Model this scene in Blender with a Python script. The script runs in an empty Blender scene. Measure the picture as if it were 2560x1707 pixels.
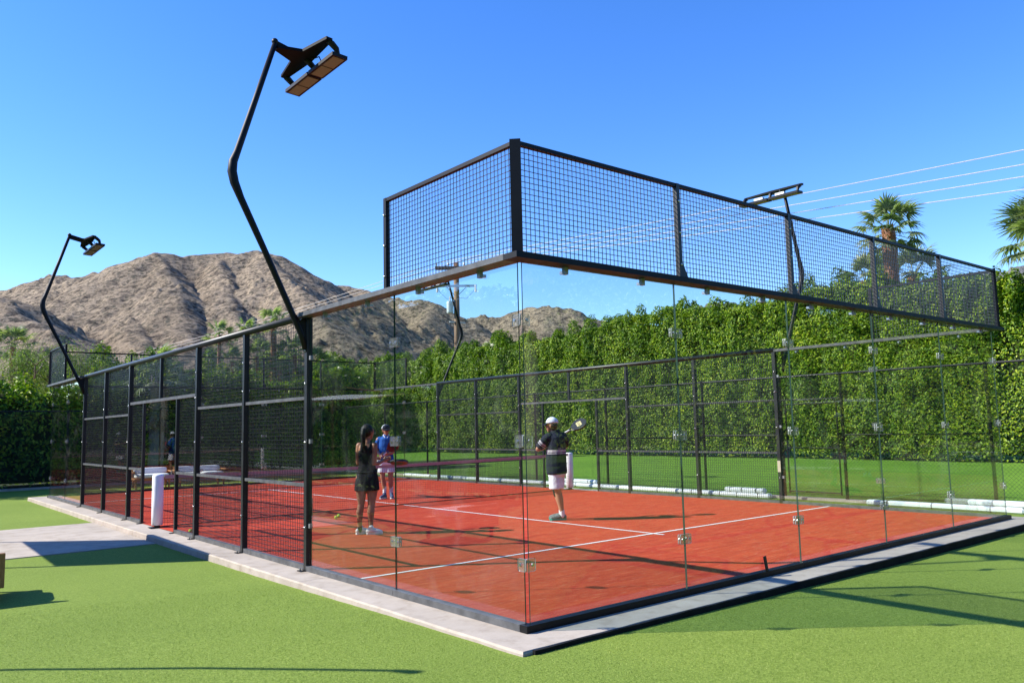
import bpy, bmesh, math, random
import numpy as np
from mathutils import Vector, Matrix, noise as mnoise
R = math.radians
random.seed(7); rng = np.random.default_rng(11)
S = bpy.context.scene
C = S.collection

# ------------------------------------------------------------------ camera
cam_d = bpy.data.cameras.new('camera'); cam = bpy.data.objects.new('camera', cam_d); C.objects.link(cam)
cam.location = (-4.2516, -5.0479, 1.6308)
cam.rotation_euler = (1.676358, 0.0227190, -0.6865695)
cam_d.sensor_width = 36.0; cam_d.lens = 28.186; cam_d.clip_start = 0.05; cam_d.clip_end = 12000
S.camera = cam

# ------------------------------------------------------------------ sky, sun, exposure
SUN_EL, SUN_H = R(37.0), (-0.805, 0.593)          # horizontal direction TOWARDS the sun
W = bpy.data.worlds.new('World'); S.world = W; W.use_nodes = True
nt = W.node_tree; nt.nodes.clear()
sky = nt.nodes.new('ShaderNodeTexSky'); sky.sky_type = 'NISHITA'; sky.sun_disc = False
sky.sun_elevation = SUN_EL; sky.sun_rotation = math.atan2(SUN_H[0], SUN_H[1])
sky.altitude = 200; sky.air_density = 1.0; sky.dust_density = 0.15; sky.ozone_density = 4.0
bg = nt.nodes.new('ShaderNodeBackground'); bg.inputs['Strength'].default_value = 0.15
wo = nt.nodes.new('ShaderNodeOutputWorld')
hs = nt.nodes.new('ShaderNodeHueSaturation'); hs.inputs['Saturation'].default_value = 1.27; hs.inputs['Hue'].default_value = 0.514; hs.inputs['Value'].default_value = 1.06
nt.links.new(sky.outputs[0], hs.inputs['Color']); nt.links.new(hs.outputs[0], bg.inputs[0]); nt.links.new(bg.outputs[0], wo.inputs[0])
sun_d = bpy.data.lights.new('sun', 'SUN'); sun_d.energy = 4.9; sun_d.angle = R(0.53); sun_d.color = (1.0, 0.95, 0.87)
sun = bpy.data.objects.new('sun', sun_d); C.objects.link(sun)
sv = Vector((SUN_H[0]*math.cos(SUN_EL), SUN_H[1]*math.cos(SUN_EL), math.sin(SUN_EL)))
sun.rotation_euler = sv.to_track_quat('Z', 'Y').to_euler(); sun.location = (-30, 20, 40)
vs = S.view_settings; vs.view_transform = 'Standard'; vs.look = 'None'; vs.exposure = 0.95; vs.gamma = 1.0
try: vs.use_curve_mapping = False
except Exception: pass
S.render.engine = 'CYCLES'
S.cycles.max_bounces = 10; S.cycles.diffuse_bounces = 3; S.cycles.glossy_bounces = 4
S.cycles.transmission_bounces = 4; S.cycles.transparent_max_bounces = 40
S.cycles.caustics_reflective = False; S.cycles.caustics_refractive = False

# ------------------------------------------------------------------ materials
def newmat(name):
    m = bpy.data.materials.new(name); m.use_nodes = True
    n = m.node_tree; n.nodes.clear()
    out = n.nodes.new('ShaderNodeOutputMaterial')
    return m, n, out
def N(n, t, **kw):
    x = n.nodes.new(t)
    for k, v in kw.items():
        if k.startswith('i_'):
            key = k[2:]
            x.inputs[int(key) if key.isdigit() else key.replace('_', ' ')].default_value = v
        else: setattr(x, k, v)
    return x
def c4(c): return (c[0], c[1], c[2], 1.0)
def ramp(n, fac, stops):
    r = N(n, 'ShaderNodeValToRGB'); e = r.color_ramp.elements
    while len(e) < len(stops): e.new(0.5)
    for el, (p, c) in zip(e, stops): el.position = p; el.color = c4(c)
    n.links.new(fac, r.inputs[0]); return r
def noise(n, vec, scale, detail=3.0, rough=0.55, dist=0.0):
    t = N(n, 'ShaderNodeTexNoise'); t.inputs['Scale'].default_value = scale; t.inputs['Detail'].default_value = detail
    t.inputs['Roughness'].default_value = rough; t.inputs['Distortion'].default_value = dist
    n.links.new(vec, t.inputs['Vector']); return t
def coords(n, kind='Object'):
    return N(n, 'ShaderNodeTexCoord').outputs[kind]
def pbr(n, out, rough=0.5, spec=0.5, metal=0.0):
    b = N(n, 'ShaderNodeBsdfPrincipled'); b.inputs['Roughness'].default_value = rough
    b.inputs['Specular IOR Level'].default_value = spec; b.inputs['Metallic'].default_value = metal
    n.links.new(b.outputs[0], out.inputs[0]); return b
def bump(n, b, h, strength=0.3, dist=0.02):
    x = N(n, 'ShaderNodeBump'); x.inputs['Strength'].default_value = strength; x.inputs['Distance'].default_value = dist
    n.links.new(h, x.inputs['Height']); n.links.new(x.outputs[0], b.inputs['Normal']); return x
def mix(n, fac, a, b, typ='MIX'):
    x = N(n, 'ShaderNodeMix', data_type='RGBA', blend_type=typ)
    for sock, v in ((x.inputs[0], fac), (x.inputs[6], a), (x.inputs[7], b)):
        if hasattr(v, 'is_linked') or hasattr(v, 'links'): n.links.new(v, sock)
        else: sock.default_value = c4(v) if isinstance(v, (tuple, list)) else v
    return x.outputs[2]
def simple(name, col, rough=0.5, spec=0.5, metal=0.0, var=0.15, vscale=8.0, bmp=0.0, bscale=60.0, bdist=0.004):
    m, n, out = newmat(name); b = pbr(n, out, rough, spec, metal); co = coords(n)
    t = noise(n, co, vscale, 4.0)
    lo = tuple(max(0, x*(1-var)) for x in col); hi = tuple(min(1, x*(1+var)) for x in col)
    r = ramp(n, t.outputs[0], [(0.3, lo), (0.7, hi)]); n.links.new(r.outputs[0], b.inputs['Base Color'])
    if bmp > 0:
        t2 = noise(n, co, bscale, 3.0); bump(n, b, t2.outputs[0], bmp, bdist)
    return m

M = {}
M['black_metal'] = simple('black_metal', (0.0045, 0.005, 0.006), 0.5, 0.22, 0.0, 0.25, 6)
M['rail_metal'] = simple('rail_metal', (0.013, 0.015, 0.016), 0.42, 0.4, 0.0, 0.3, 5)
M['base_metal'] = simple('base_metal', (0.075, 0.078, 0.082), 0.5, 0.4, 0.0, 0.35, 9, 0.2, 40, 0.003)
M['wire'] = simple('wire', (0.022, 0.024, 0.027), 0.32, 0.6)
M['steel'] = simple('steel', (0.55, 0.55, 0.55), 0.3, 0.5, 1.0)
M['galv'] = simple('galv', (0.30, 0.31, 0.31), 0.45, 0.5, 0.6)
M['white_vinyl'] = simple('white_vinyl', (0.78, 0.79, 0.82), 0.45, 0.4, 0, 0.06, 4, 0.15, 9, 0.02)
M['white_paint'] = simple('white_paint', (0.80, 0.80, 0.78), 0.6, 0.3, 0, 0.12, 5)
M['tape'] = simple('tape', (0.44, 0.29, 0.29), 0.8, 0.1, 0, 0.08, 6)
M['cushion'] = simple('cushion', (0.78, 0.78, 0.78), 0.85, 0.1, 0, 0.05, 5, 0.4, 6, 0.03)
M['canvas'] = simple('canvas', (0.74, 0.73, 0.70), 0.85, 0.1, 0, 0.05, 3)
M['plate'] = simple('plate', (0.42, 0.38, 0.28), 0.5, 0.3, 0, 0.1, 6)
M['lamp_lens'] = simple('lamp_lens', (0.17, 0.18, 0.17), 0.35, 0.5, 0, 0.06, 30)
M['lamp_black'] = simple('lamp_black', (0.0022, 0.0025, 0.003), 0.6, 0.12, 0.0, 0.2, 6)
M['driver_white'] = simple('driver_white', (0.82, 0.82, 0.82), 0.4, 0.4)
M['ceramic'] = simple('ceramic', (0.62, 0.60, 0.56), 0.3, 0.5)
M['xfmr'] = simple('xfmr', (0.50, 0.55, 0.53), 0.4, 0.5)
M['wire_bright'] = simple('wire_bright', (0.52, 0.47, 0.42), 0.4, 0.4)
def wood(name, a, b_, sc=(3, 3, 30)):
    m, n, out = newmat(name); b = pbr(n, out, 0.55, 0.3); co = coords(n)
    mp = N(n, 'ShaderNodeMapping'); mp.inputs['Scale'].default_value = sc; n.links.new(co, mp.inputs[0])
    t = noise(n, mp.outputs[0], 3.0, 5.0, 0.6, 0.4); r = ramp(n, t.outputs[0], [(0.25, a), (0.75, b_)])
    n.links.new(r.outputs[0], b.inputs['Base Color']); bump(n, b, t.outputs[0], 0.25, 0.005); return m
M['teak'] = wood('teak', (0.26, 0.11, 0.035), (0.42, 0.21, 0.08), (18, 18, 4))
M['pole_wood'] = wood('pole_wood', (0.11, 0.060, 0.030), (0.24, 0.14, 0.075), (14, 14, 0.8))
M['arm_wood'] = wood('arm_wood', (0.10, 0.06, 0.035), (0.20, 0.13, 0.08), (4, 4, 4))
M['bark'] = wood('bark', (0.10, 0.07, 0.045), (0.22, 0.16, 0.11), (10, 10, 3))
M['palm_bark'] = wood('palm_bark', (0.13, 0.055, 0.025), (0.30, 0.14, 0.065), (6, 6, 14))
M['palm_grey'] = wood('palm_grey', (0.16, 0.13, 0.10), (0.34, 0.28, 0.22), (8, 8, 10))

def glass_mat():
    m, n, out = newmat('glass')
    lw = N(n, 'ShaderNodeLayerWeight'); lw.inputs['Blend'].default_value = 0.5
    p = N(n, 'ShaderNodeMath', operation='POWER'); n.links.new(lw.outputs['Facing'], p.inputs[0]); p.inputs[1].default_value = 5.0
    ml = N(n, 'ShaderNodeMath', operation='MULTIPLY_ADD'); n.links.new(p.outputs[0], ml.inputs[0]); ml.inputs[1].default_value = 0.94; ml.inputs[2].default_value = 0.045
    tr = N(n, 'ShaderNodeBsdfTransparent'); tr.inputs[0].default_value = (0.905, 0.938, 0.912, 1)
    gl = N(n, 'ShaderNodeBsdfGlossy'); gl.inputs['Roughness'].default_value = 0.0; gl.inputs['Color'].default_value = (1, 1, 1, 1)
    mx = N(n, 'ShaderNodeMixShader'); n.links.new(ml.outputs[0], mx.inputs[0]); n.links.new(tr.outputs[0], mx.inputs[1]); n.links.new(gl.outputs[0], mx.inputs[2])
    # faint dust and smears on the pane
    co = coords(n, 'Object'); t = noise(n, co, 1.6, 6.0, 0.65, 0.8); r = ramp(n, t.outputs[0], [(0.52, (0, 0, 0)), (0.85, (0.030, 0.030, 0.030))])
    di = N(n, 'ShaderNodeBsdfDiffuse'); di.inputs[0].default_value = (0.7, 0.7, 0.68, 1)
    m2 = N(n, 'ShaderNodeMixShader'); n.links.new(r.outputs[0], m2.inputs[0]); n.links.new(mx.outputs[0], m2.inputs[1]); n.links.new(di.outputs[0], m2.inputs[2])
    n.links.new(m2.outputs[0], out.inputs[0]); return m
M['glass'] = glass_mat()
M['glass_edge'] = simple('glass_edge', (0.03, 0.06, 0.05), 0.1, 0.6, 0, 0.2, 3)
def clear_plastic():
    m, n, out = newmat('clear_plastic')
    lw = N(n, 'ShaderNodeLayerWeight'); lw.inputs['Blend'].default_value = 0.5
    p = N(n, 'ShaderNodeMath', operation='POWER'); n.links.new(lw.outputs['Facing'], p.inputs[0]); p.inputs[1].default_value = 3.0
    ml = N(n, 'ShaderNodeMath', operation='MULTIPLY_ADD'); n.links.new(p.outputs[0], ml.inputs[0]); ml.inputs[1].default_value = 0.85; ml.inputs[2].default_value = 0.09
    tr = N(n, 'ShaderNodeBsdfTransparent'); tr.inputs[0].default_value = (0.93, 0.94, 0.95, 1)
    gl = N(n, 'ShaderNodeBsdfGlossy'); gl.inputs['Roughness'].default_value = 0.12
    di = N(n, 'ShaderNodeBsdfDiffuse'); di.inputs[0].default_value = (0.8, 0.82, 0.85, 1)
    m0 = N(n, 'ShaderNodeMixShader'); m0.inputs[0].default_value = 0.05; n.links.new(tr.outputs[0], m0.inputs[1]); n.links.new(di.outputs[0], m0.inputs[2])
    mx = N(n, 'ShaderNodeMixShader'); n.links.new(ml.outputs[0], mx.inputs[0]); n.links.new(m0.outputs[0], mx.inputs[1]); n.links.new(gl.outputs[0], mx.inputs[2])
    n.links.new(mx.outputs[0], out.inputs[0]); return m
M['clear_plastic'] = clear_plastic()
M['plastic_edge'] = simple('plastic_edge', (0.30, 0.32, 0.33), 0.25, 0.5)

def turf_mat(name, lo, hi, speck, sc=1.0, bstr=0.8):
    m, n, out = newmat(name); b = pbr(n, out, 0.85, 0.12); co = coords(n)
    f0 = noise(n, co, 170*sc, 3.0, 0.75); f1 = noise(n, co, 55*sc, 2.0, 0.6)
    f = N(n, 'ShaderNodeMath', operation='MULTIPLY_ADD'); n.links.new(f1.outputs[0], f.inputs[0]); f.inputs[1].default_value = 0.45
    fs_ = N(n, 'ShaderNodeMath', operation='MULTIPLY'); n.links.new(f0.outputs[0], fs_.inputs[0]); fs_.inputs[1].default_value = 0.55; n.links.new(fs_.outputs[0], f.inputs[2]); g = noise(n, co, 0.45, 4.0, 0.6); h = noise(n, co, 26*sc, 3.0, 0.6)
    r = ramp(n, f.outputs[0], [(0.36, lo), (0.5, tuple((a+b_)/2 for a, b_ in zip(lo, hi))), (0.64, hi)])
    r2 = ramp(n, g.outputs[0], [(0.3, (0.90, 0.92, 0.86)), (0.7, (1.08, 1.06, 1.06))])
    c1 = mix(n, 1.0, r.outputs[0], r2.outputs[0], 'MULTIPLY')
    r3 = ramp(n, h.outputs[0], [(0.35, (0.93, 0.93, 0.93)), (0.65, (1.06, 1.06, 1.06))])
    c1 = mix(n, 1.0, c1, r3.outputs[0], 'MULTIPLY')
    mp = N(n, 'ShaderNodeMapping'); mp.inputs['Rotation'].default_value = (0, 0, R(24)); mp.inputs['Scale'].default_value = (0.27, 0.02, 1); n.links.new(co, mp.inputs[0])
    wn = N(n, 'ShaderNodeTexWhiteNoise', noise_dimensions='2D'); fl = N(n, 'ShaderNodeVectorMath', operation='FLOOR'); n.links.new(mp.outputs[0], fl.inputs[0]); n.links.new(fl.outputs[0], wn.inputs['Vector'])
    rw = ramp(n, wn.outputs['Value'], [(0.0, (0.90, 0.92, 0.92)), (1.0, (1.08, 1.05, 1.05))]); c1 = mix(n, 1.0, c1, rw.outputs[0], 'MULTIPLY')
    v = N(n, 'ShaderNodeTexVoronoi'); v.inputs['Scale'].default_value = 9.0; n.links.new(co, v.inputs['Vector'])
    r4 = ramp(n, v.outputs['Distance'], [(0.012, (1, 1, 1)), (0.03, (0, 0, 0))])
    w2 = noise(n, co, 3.0, 2.0); r5 = ramp(n, w2.outputs[0], [(0.52, (0, 0, 0)), (0.6, (1, 1, 1))])
    k = mix(n, 1.0, r4.outputs[0], r5.outputs[0], 'MULTIPLY')
    c2 = mix(n, k, c1, speck)
    n.links.new(c2, b.inputs['Base Color']); bump(n, b, f.outputs[0], bstr, 0.012); return m
M['turf'] = turf_mat('turf', (0.088, 0.150, 0.017), (0.262, 0.345, 0.068), (0.55, 0.58, 0.40))
def court_mat():
    m, n, out = newmat('court_turf'); b = pbr(n, out, 0.9, 0.08); co = coords(n)
    f = noise(n, co, 150, 3.0, 0.7)
    mp = N(n, 'ShaderNodeMapping'); mp.inputs['Rotation'].default_value = (0, 0, R(50)); mp.inputs['Scale'].default_value = (0.9, 4.5, 1); n.links.new(co, mp.inputs[0])
    g = noise(n, mp.outputs[0], 1.7, 6.0, 0.65, 0.6); g2 = noise(n, mp.outputs[0], 5.5, 5.0, 0.7, 0.3)
    r = ramp(n, f.outputs[0], [(0.3, (0.330, 0.022, 0.013)), (0.7, (0.580, 0.074, 0.036))])
    r2 = ramp(n, g.outputs[0], [(0.28, (0.80, 0.62, 0.78)), (0.72, (1.18, 1.55, 1.35))])
    c1 = mix(n, 1.0, r.outputs[0], r2.outputs[0], 'MULTIPLY')
    r3 = ramp(n, g2.outputs[0], [(0.54, (0, 0, 0)), (0.76, (0.6, 0.6, 0.6))])
    c2 = mix(n, r3.outputs[0], c1, (0.62, 0.27, 0.16))
    n.links.new(c2, b.inputs['Base Color']); bump(n, b, f.outputs[0], 0.5, 0.01); return m
M['court'] = court_mat()
def concrete_mat(name, base):
    m, n, out = newmat(name); b = pbr(n, out, 0.85, 0.2); co = coords(n)
    g = noise(n, co, 0.9, 6.0, 0.6, 0.4); f = noise(n, co, 55, 4.0, 0.7); h = noise(n, co, 5.0, 5.0, 0.6)
    lo = tuple(x*0.84 for x in base); hi = tuple(min(1, x*1.10) for x in base)
    r = ramp(n, g.outputs[0], [(0.3, lo), (0.7, hi)])
    r2 = ramp(n, h.outputs[0], [(0.30, (0.78, 0.75, 0.72)), (0.48, (0.97, 0.96, 0.95)), (0.7, (1.05, 1.05, 1.05))])
    c1 = mix(n, 1.0, r.outputs[0], r2.outputs[0], 'MULTIPLY')
    r3 = ramp(n, f.outputs[0], [(0.28, (0.72, 0.70, 0.68)), (0.42, (1, 1, 1))])
    c2 = mix(n, 0.6, c1, r3.outputs[0], 'MULTIPLY')
    n.links.new(c2, b.inputs['Base Color']); bump(n, b, f.outputs[0], 0.25, 0.006); return m
M['concrete'] = concrete_mat('concrete', (0.415, 0.366, 0.305))
M['concrete_rough'] = concrete_mat('concrete_rough', (0.38, 0.33, 0.29))
def lawn_mat():
    m, n, out = newmat('lawn'); b = pbr(n, out, 0.9, 0.1); co = coords(n)
    f = noise(n, co, 14, 5.0, 0.75); g = noise(n, co, 0.5, 4.0, 0.6)
    r = ramp(n, f.outputs[0], [(0.3, (0.070, 0.170, 0.018)), (0.7, (0.195, 0.345, 0.044))])
    r2 = ramp(n, g.outputs[0], [(0.3, (0.8, 0.85, 0.8)), (0.7, (1.12, 1.08, 1.0))])
    n.links.new(mix(n, 1.0, r.outputs[0], r2.outputs[0], 'MULTIPLY'), b.inputs['Base Color']); bump(n, b, f.outputs[0], 1.0, 0.05); return m
M['lawn'] = lawn_mat()
M['desert'] = simple('desert', (0.34, 0.26, 0.19), 0.95, 0.05, 0, 0.25, 0.3)
def leaf_mat(name, stops, trans=0.24, rough=0.45, spec=0.22):
    m, n, out = newmat(name)
    ge = N(n, 'ShaderNodeNewGeometry'); r0 = ramp(n, ge.outputs['Random Per Island'], stops)
    cn = noise(n, ge.outputs['Position'], 0.55, 4.0, 0.6, 0.3); cr = ramp(n, cn.outputs[0], [(0.30, (0.50, 0.64, 0.7)), (0.50, (1.0, 1.0, 1.0)), (0.72, (1.30, 1.15, 0.9))])
    class _O: pass
    r = _O(); r.outputs = [mix(n, 1.0, r0.outputs[0], cr.outputs[0], 'MULTIPLY')]
    b = N(n, 'ShaderNodeBsdfPrincipled'); b.inputs['Roughness'].default_value = rough; b.inputs['Specular IOR Level'].default_value = spec
    n.links.new(r.outputs[0], b.inputs['Base Color'])
    t = N(n, 'ShaderNodeBsdfTranslucent'); tc = mix(n, 1.0, r.outputs[0], (1.25, 1.5, 0.5), 'MULTIPLY'); n.links.new(tc, t.inputs[0])
    mx = N(n, 'ShaderNodeMixShader'); mx.inputs[0].default_value = trans
    n.links.new(b.outputs[0], mx.inputs[1]); n.links.new(t.outputs[0], mx.inputs[2]); n.links.new(mx.outputs[0], out.inputs[0]); return m
M['hedge_leaf'] = leaf_mat('hedge_leaf', [(0.0, (0.022, 0.064, 0.003)), (0.35, (0.080, 0.165, 0.006)), (0.75, (0.190, 0.280, 0.010)), (1.0, (0.36, 0.43, 0.035))])
M['bright_leaf'] = leaf_mat('bright_leaf', [(0.0, (0.10, 0.16, 0.015)), (0.5, (0.22, 0.27, 0.02)), (1.0, (0.34, 0.38, 0.05))])
M['feather_leaf'] = leaf_mat('feather_leaf', [(0.0, (0.075, 0.11, 0.03)), (0.5, (0.13, 0.18, 0.05)), (1.0, (0.20, 0.25, 0.09))], 0.4, 0.5, 0.3)
M['palm_leaf'] = leaf_mat('palm_leaf', [(0.0, (0.11, 0.15, 0.065)), (0.5, (0.21, 0.25, 0.12)), (1.0, (0.34, 0.37, 0.20))], 0.42, 0.5, 0.3)
M['dead_leaf'] = leaf_mat('dead_leaf', [(0.0, (0.20, 0.14, 0.08)), (1.0, (0.38, 0.29, 0.18))], 0.2, 0.7, 0.2)
M['twig_core'] = simple('twig_core', (0.028, 0.040, 0.010), 0.9, 0.1, 0, 0.5, 2.0)
def hill_mat(name, tint=(1, 1, 1)):
    m, n, out = newmat(name); b = pbr(n, out, 0.95, 0.05); co = coords(n)
    g = noise(n, co, 0.010, 6.0, 0.6, 0.5); f = noise(n, co, 0.11, 8.0, 0.72, 0.3); k = noise(n, co, 0.28, 6.0, 0.75)
    def T(c): return tuple(a*b_ for a, b_ in zip(c, tint))
    r = ramp(n, g.outputs[0], [(0.3, T((0.205, 0.163, 0.114))), (0.7, T((0.305, 0.245, 0.172)))])
    r2 = ramp(n, f.outputs[0], [(0.37, (0.22, 0.23, 0.27)), (0.455, (0.72, 0.71, 0.72)), (0.53, (1.04, 1.03, 1.02))])
    c1 = mix(n, 1.0, r.outputs[0], r2.outputs[0], 'MULTIPLY')
    r3 = ramp(n, k.outputs[0], [(0.41, (0.26, 0.27, 0.27)), (0.485, (1, 1, 1)), (0.66, (1.25, 1.22, 1.2))])
    c2 = mix(n, 0.9, c1, r3.outputs[0], 'MULTIPLY')
    vo = N(n, 'ShaderNodeTexVoronoi'); vo.inputs['Scale'].default_value = 0.17; n.links.new(co, vo.inputs['Vector'])
    vr = ramp(n, vo.outputs['Distance'], [(0.20, (0.0, 0.0, 0.0)), (0.34, (1, 1, 1))]); vm = noise(n, co, 0.03, 4.0, 0.6); vq = ramp(n, vm.outputs[0], [(0.32, (0, 0, 0)), (0.47, (1, 1, 1))])
    inv = N(n, 'ShaderNodeInvert'); n.links.new(vr.outputs[0], inv.inputs['Color']); ms = mix(n, 1.0, inv.outputs[0], vq.outputs[0], 'MULTIPLY')
    c2 = mix(n, ms, c2, T((0.095, 0.085, 0.062)))
    ad_ = N(n, 'ShaderNodeMath', operation='ADD'); n.links.new(f.outputs[0], ad_.inputs[0]); n.links.new(k.outputs[0], ad_.inputs[1])
    n.links.new(c2, b.inputs['Base Color']); bump(n, b, ad_.outputs[0], 0.8, 2.2); return m
M['hill'] = hill_mat('hill_rock')
M['hill_haze'] = hill_mat('hill_haze', (0.62, 0.80, 1.12))  # bluish tint puts distance haze into the rock colour

# ------------------------------------------------------------------ mesh helpers
class MB:
    def __init__(s): s.v = []; s.f = []; s.mi = []
    def add(s, vs, fs, mi=0):
        o = len(s.v); s.v += [tuple(v) for v in vs]
        for f in fs: s.f.append(tuple(i+o for i in f)); s.mi.append(mi)
        return s
    def box(s, a, b, mi=0):
        (x0, y0, z0), (x1, y1, z1) = a, b
        return s.add([(x0,y0,z0),(x1,y0,z0),(x1,y1,z0),(x0,y1,z0),(x0,y0,z1),(x1,y0,z1),(x1,y1,z1),(x0,y1,z1)],
                     [(0,3,2,1),(4,5,6,7),(0,1,5,4),(1,2,6,5),(2,3,7,6),(3,0,4,7)], mi)
    def bbox(s, a, b, c=0.005, mi=0):                     # chamfered box
        bm = bmesh.new(); bmesh.ops.create_cube(bm, size=1)
        for v in bm.verts:
            v.co = Vector([a[i] + (v.co[i]+0.5)*(b[i]-a[i]) for i in range(3)])
        bmesh.ops.bevel(bm, geom=bm.edges[:], offset=c, segments=1, affect='EDGES')
        return s.bm(bm, mi)
    def bm(s, bm, mi=0):
        bm.verts.ensure_lookup_table(); bm.verts.index_update()
        s.add([v.co[:] for v in bm.verts], [[v.index for v in f.verts] for f in bm.faces], mi); bm.free(); return s
    def tube(s, pts, r, n=8, mi=0, cap=True, ell=None):
        P = [Vector(p) for p in pts]; rs = r if isinstance(r, (list, tuple)) else [r]*len(P)
        ring = []; up = None
        for i, p in enumerate(P):
            t = (P[min(i+1, len(P)-1)] - P[max(i-1, 0)]).normalized()
            if up is None: up = Vector((0, 0, 1)) if abs(t.z) < 0.9 else Vector((1, 0, 0))
            a = t.cross(up).normalized(); b = a.cross(t).normalized(); up = b
            ring.append([p + (a*math.cos(2*math.pi*k/n)*(ell[0] if ell else 1) + b*math.sin(2*math.pi*k/n)*(ell[1] if ell else 1))*rs[i] for k in range(n)])
        vs = [v for q in ring for v in q]; fs = []
        for i in range(len(P)-1):
            for k in range(n): fs.append((i*n+k, i*n+(k+1) % n, (i+1)*n+(k+1) % n, (i+1)*n+k))
        if cap: fs.append(tuple(range(n-1, -1, -1))); fs.append(tuple((len(P)-1)*n+k for k in range(n)))
        return s.add(vs, fs, mi)
    def sphere(s, c, r, mi=0, u=10, v=7, sc=(1, 1, 1)):
        bm = bmesh.new(); bmesh.ops.create_uvsphere(bm, u_segments=u, v_segments=v, radius=r)
        for q in bm.verts: q.co = Vector((q.co.x*sc[0]+c[0], q.co.y*sc[1]+c[1], q.co.z*sc[2]+c[2]))
        return s.bm(bm, mi)
    def mesh(s, name, mats, smooth=False):
        me = bpy.data.meshes.new(name); me.from_pydata(s.v, [], s.f); 
        for m in mats: me.materials.append(M[m] if isinstance(m, str) else m)
        if len(mats) > 1: me.polygons.foreach_set('material_index', s.mi)
        if smooth: me.polygons.foreach_set('use_smooth', [True]*len(me.polygons))
        me.update(); return me
    def obj(s, name, mats, parent=None, smooth=False, loc=None, fix=False):
        me = s.mesh(name, mats if isinstance(mats, (list, tuple)) else [mats], smooth)
        if fix:
            bm = bmesh.new(); bm.from_mesh(me); bmesh.ops.recalc_face_normals(bm, faces=bm.faces[:]); bm.to_mesh(me); bm.free()
        return link(name, me, parent, loc)
def link(name, me, parent=None, loc=None):
    o = bpy.data.objects.new(name, me); C.objects.link(o)
    if parent is not None: o.parent = parent
    if loc is not None: o.location = loc
    return o
def raw(name, verts, faces, mat, parent=None, smooth=False):
    me = bpy.data.meshes.new(name)
    verts = np.asarray(verts, dtype=np.float32); faces = np.asarray(faces, dtype=np.int32); k = faces.shape[1]
    me.vertices.add(len(verts)); me.vertices.foreach_set('co', verts.ravel())
    me.loops.add(faces.size); me.loops.foreach_set('vertex_index', faces.ravel())
    me.polygons.add(len(faces)); me.polygons.foreach_set('loop_start', np.arange(0, faces.size, k, dtype=np.int32))
    try: me.polygons.foreach_set('loop_total', np.full(len(faces), k, dtype=np.int32))
    except Exception: pass
    if smooth: me.polygons.foreach_set('use_smooth', np.ones(len(faces), dtype=bool))
    me.materials.append(M[mat]); me.update(calc_edges=True); me.validate()
    return link(name, me, parent)
def tag(o, label=None, cat=None, group=None, kind=None):
    if label: o['label'] = label
    if cat: o['category'] = cat
    if group: o['group'] = group
    if kind: o['kind'] = kind
    return o
def thing(name, label, cat, loc=(0, 0, 0), rz=0.0, group=None):
    o = bpy.data.objects.new(name, None); C.objects.link(o); o.location = loc; o.rotation_euler = (0, 0, rz); o.empty_display_size = 0.2
    return tag(o, label, cat, group)
def copy_tree(o, parent=None):
    c = o.copy(); C.objects.link(c); c.parent = parent
    for ch in list(o.children): copy_tree(ch, c)
    return c
# numpy value noise
def vnoise(x, y, seed=0):
    xi = np.floor(x).astype(np.int64); yi = np.floor(y).astype(np.int64); xf = x-xi; yf = y-yi
    def h(a, b):
        n = (a*374761393 + b*668265263 + seed*1442695041) & 0xffffffff
        n = ((n ^ (n >> 13))*1274126177) & 0xffffffff
        return ((n ^ (n >> 16)) & 0xffff)/65535.0
    u = xf*xf*(3-2*xf); v = yf*yf*(3-2*yf)
    return (h(xi, yi)*(1-u)+h(xi+1, yi)*u)*(1-v) + (h(xi, yi+1)*(1-u)+h(xi+1, yi+1)*u)*v
def fbm(x, y, oct=5, seed=0, gain=0.5):
    a = 1.0; s = 0.0; t = 0.0
    for i in range(oct):
        s = s + a*(vnoise(x*2**i, y*2**i, seed+i)-0.5); t += a; a *= gain
    return s/t*2

# ================================================================== SETTING
# far ground, turf, lawn
tag(MB().add([(-6000,-6000,-0.32),(6000,-6000,-0.32),(6000,6000,-0.32),(-6000,6000,-0.32)], [(0,1,2,3)]).obj('ground', 'desert'), kind='structure')
def sheet(name, x0, x1, y0, y1, dx, zf, mat):
    nx = max(2, int((x1-x0)/dx)+1); ny = max(2, int((y1-y0)/dx)+1)
    X, Y = np.meshgrid(np.linspace(x0, x1, nx), np.linspace(y0, y1, ny)); Z = zf(X, Y)
    V = np.stack([X.ravel(), Y.ravel(), Z.ravel()], 1)
    i = np.arange(nx*ny).reshape(ny, nx)
    F = np.stack([i[:-1,:-1].ravel(), i[:-1,1:].ravel(), i[1:,1:].ravel(), i[1:,:-1].ravel()], 1)
    return tag(raw(name, V, F, mat, smooth=True), kind='structure')
def turf_z(X, Y):
    d2 = (X+0.4)**2 + (Y+0.4)**2
    z = -0.095 + 0.060*np.exp(-d2/16.0)
    return z + 0.006*fbm(X*0.5, Y*0.5, 3, 5)
sheet('turf', -24, 11.9, -30, 26.3, 0.4, turf_z, 'turf')
sheet('lawn', 12.02, 40, -32, 75, 1.0, lambda X, Y: -0.11 + 0.02*fbm(X*0.3, Y*0.3, 3, 9) + np.clip(X-14, 0, 14)*0.006, 'lawn')
tag(MB().box((11.86, -30, -0.3), (12.06, 26.3, -0.045)).obj('kerb', 'concrete'), kind='structure')
tag(MB().box((-24, 25.86, -0.3), (11.84, 26.02, -0.02)).obj('kerb', 'concrete_rough'), kind='structure')
tag(MB().box((-24, 26.03, -0.3), (26.9, 30.5, -0.03)).obj('soil', 'twig_core'), kind='structure')
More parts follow.
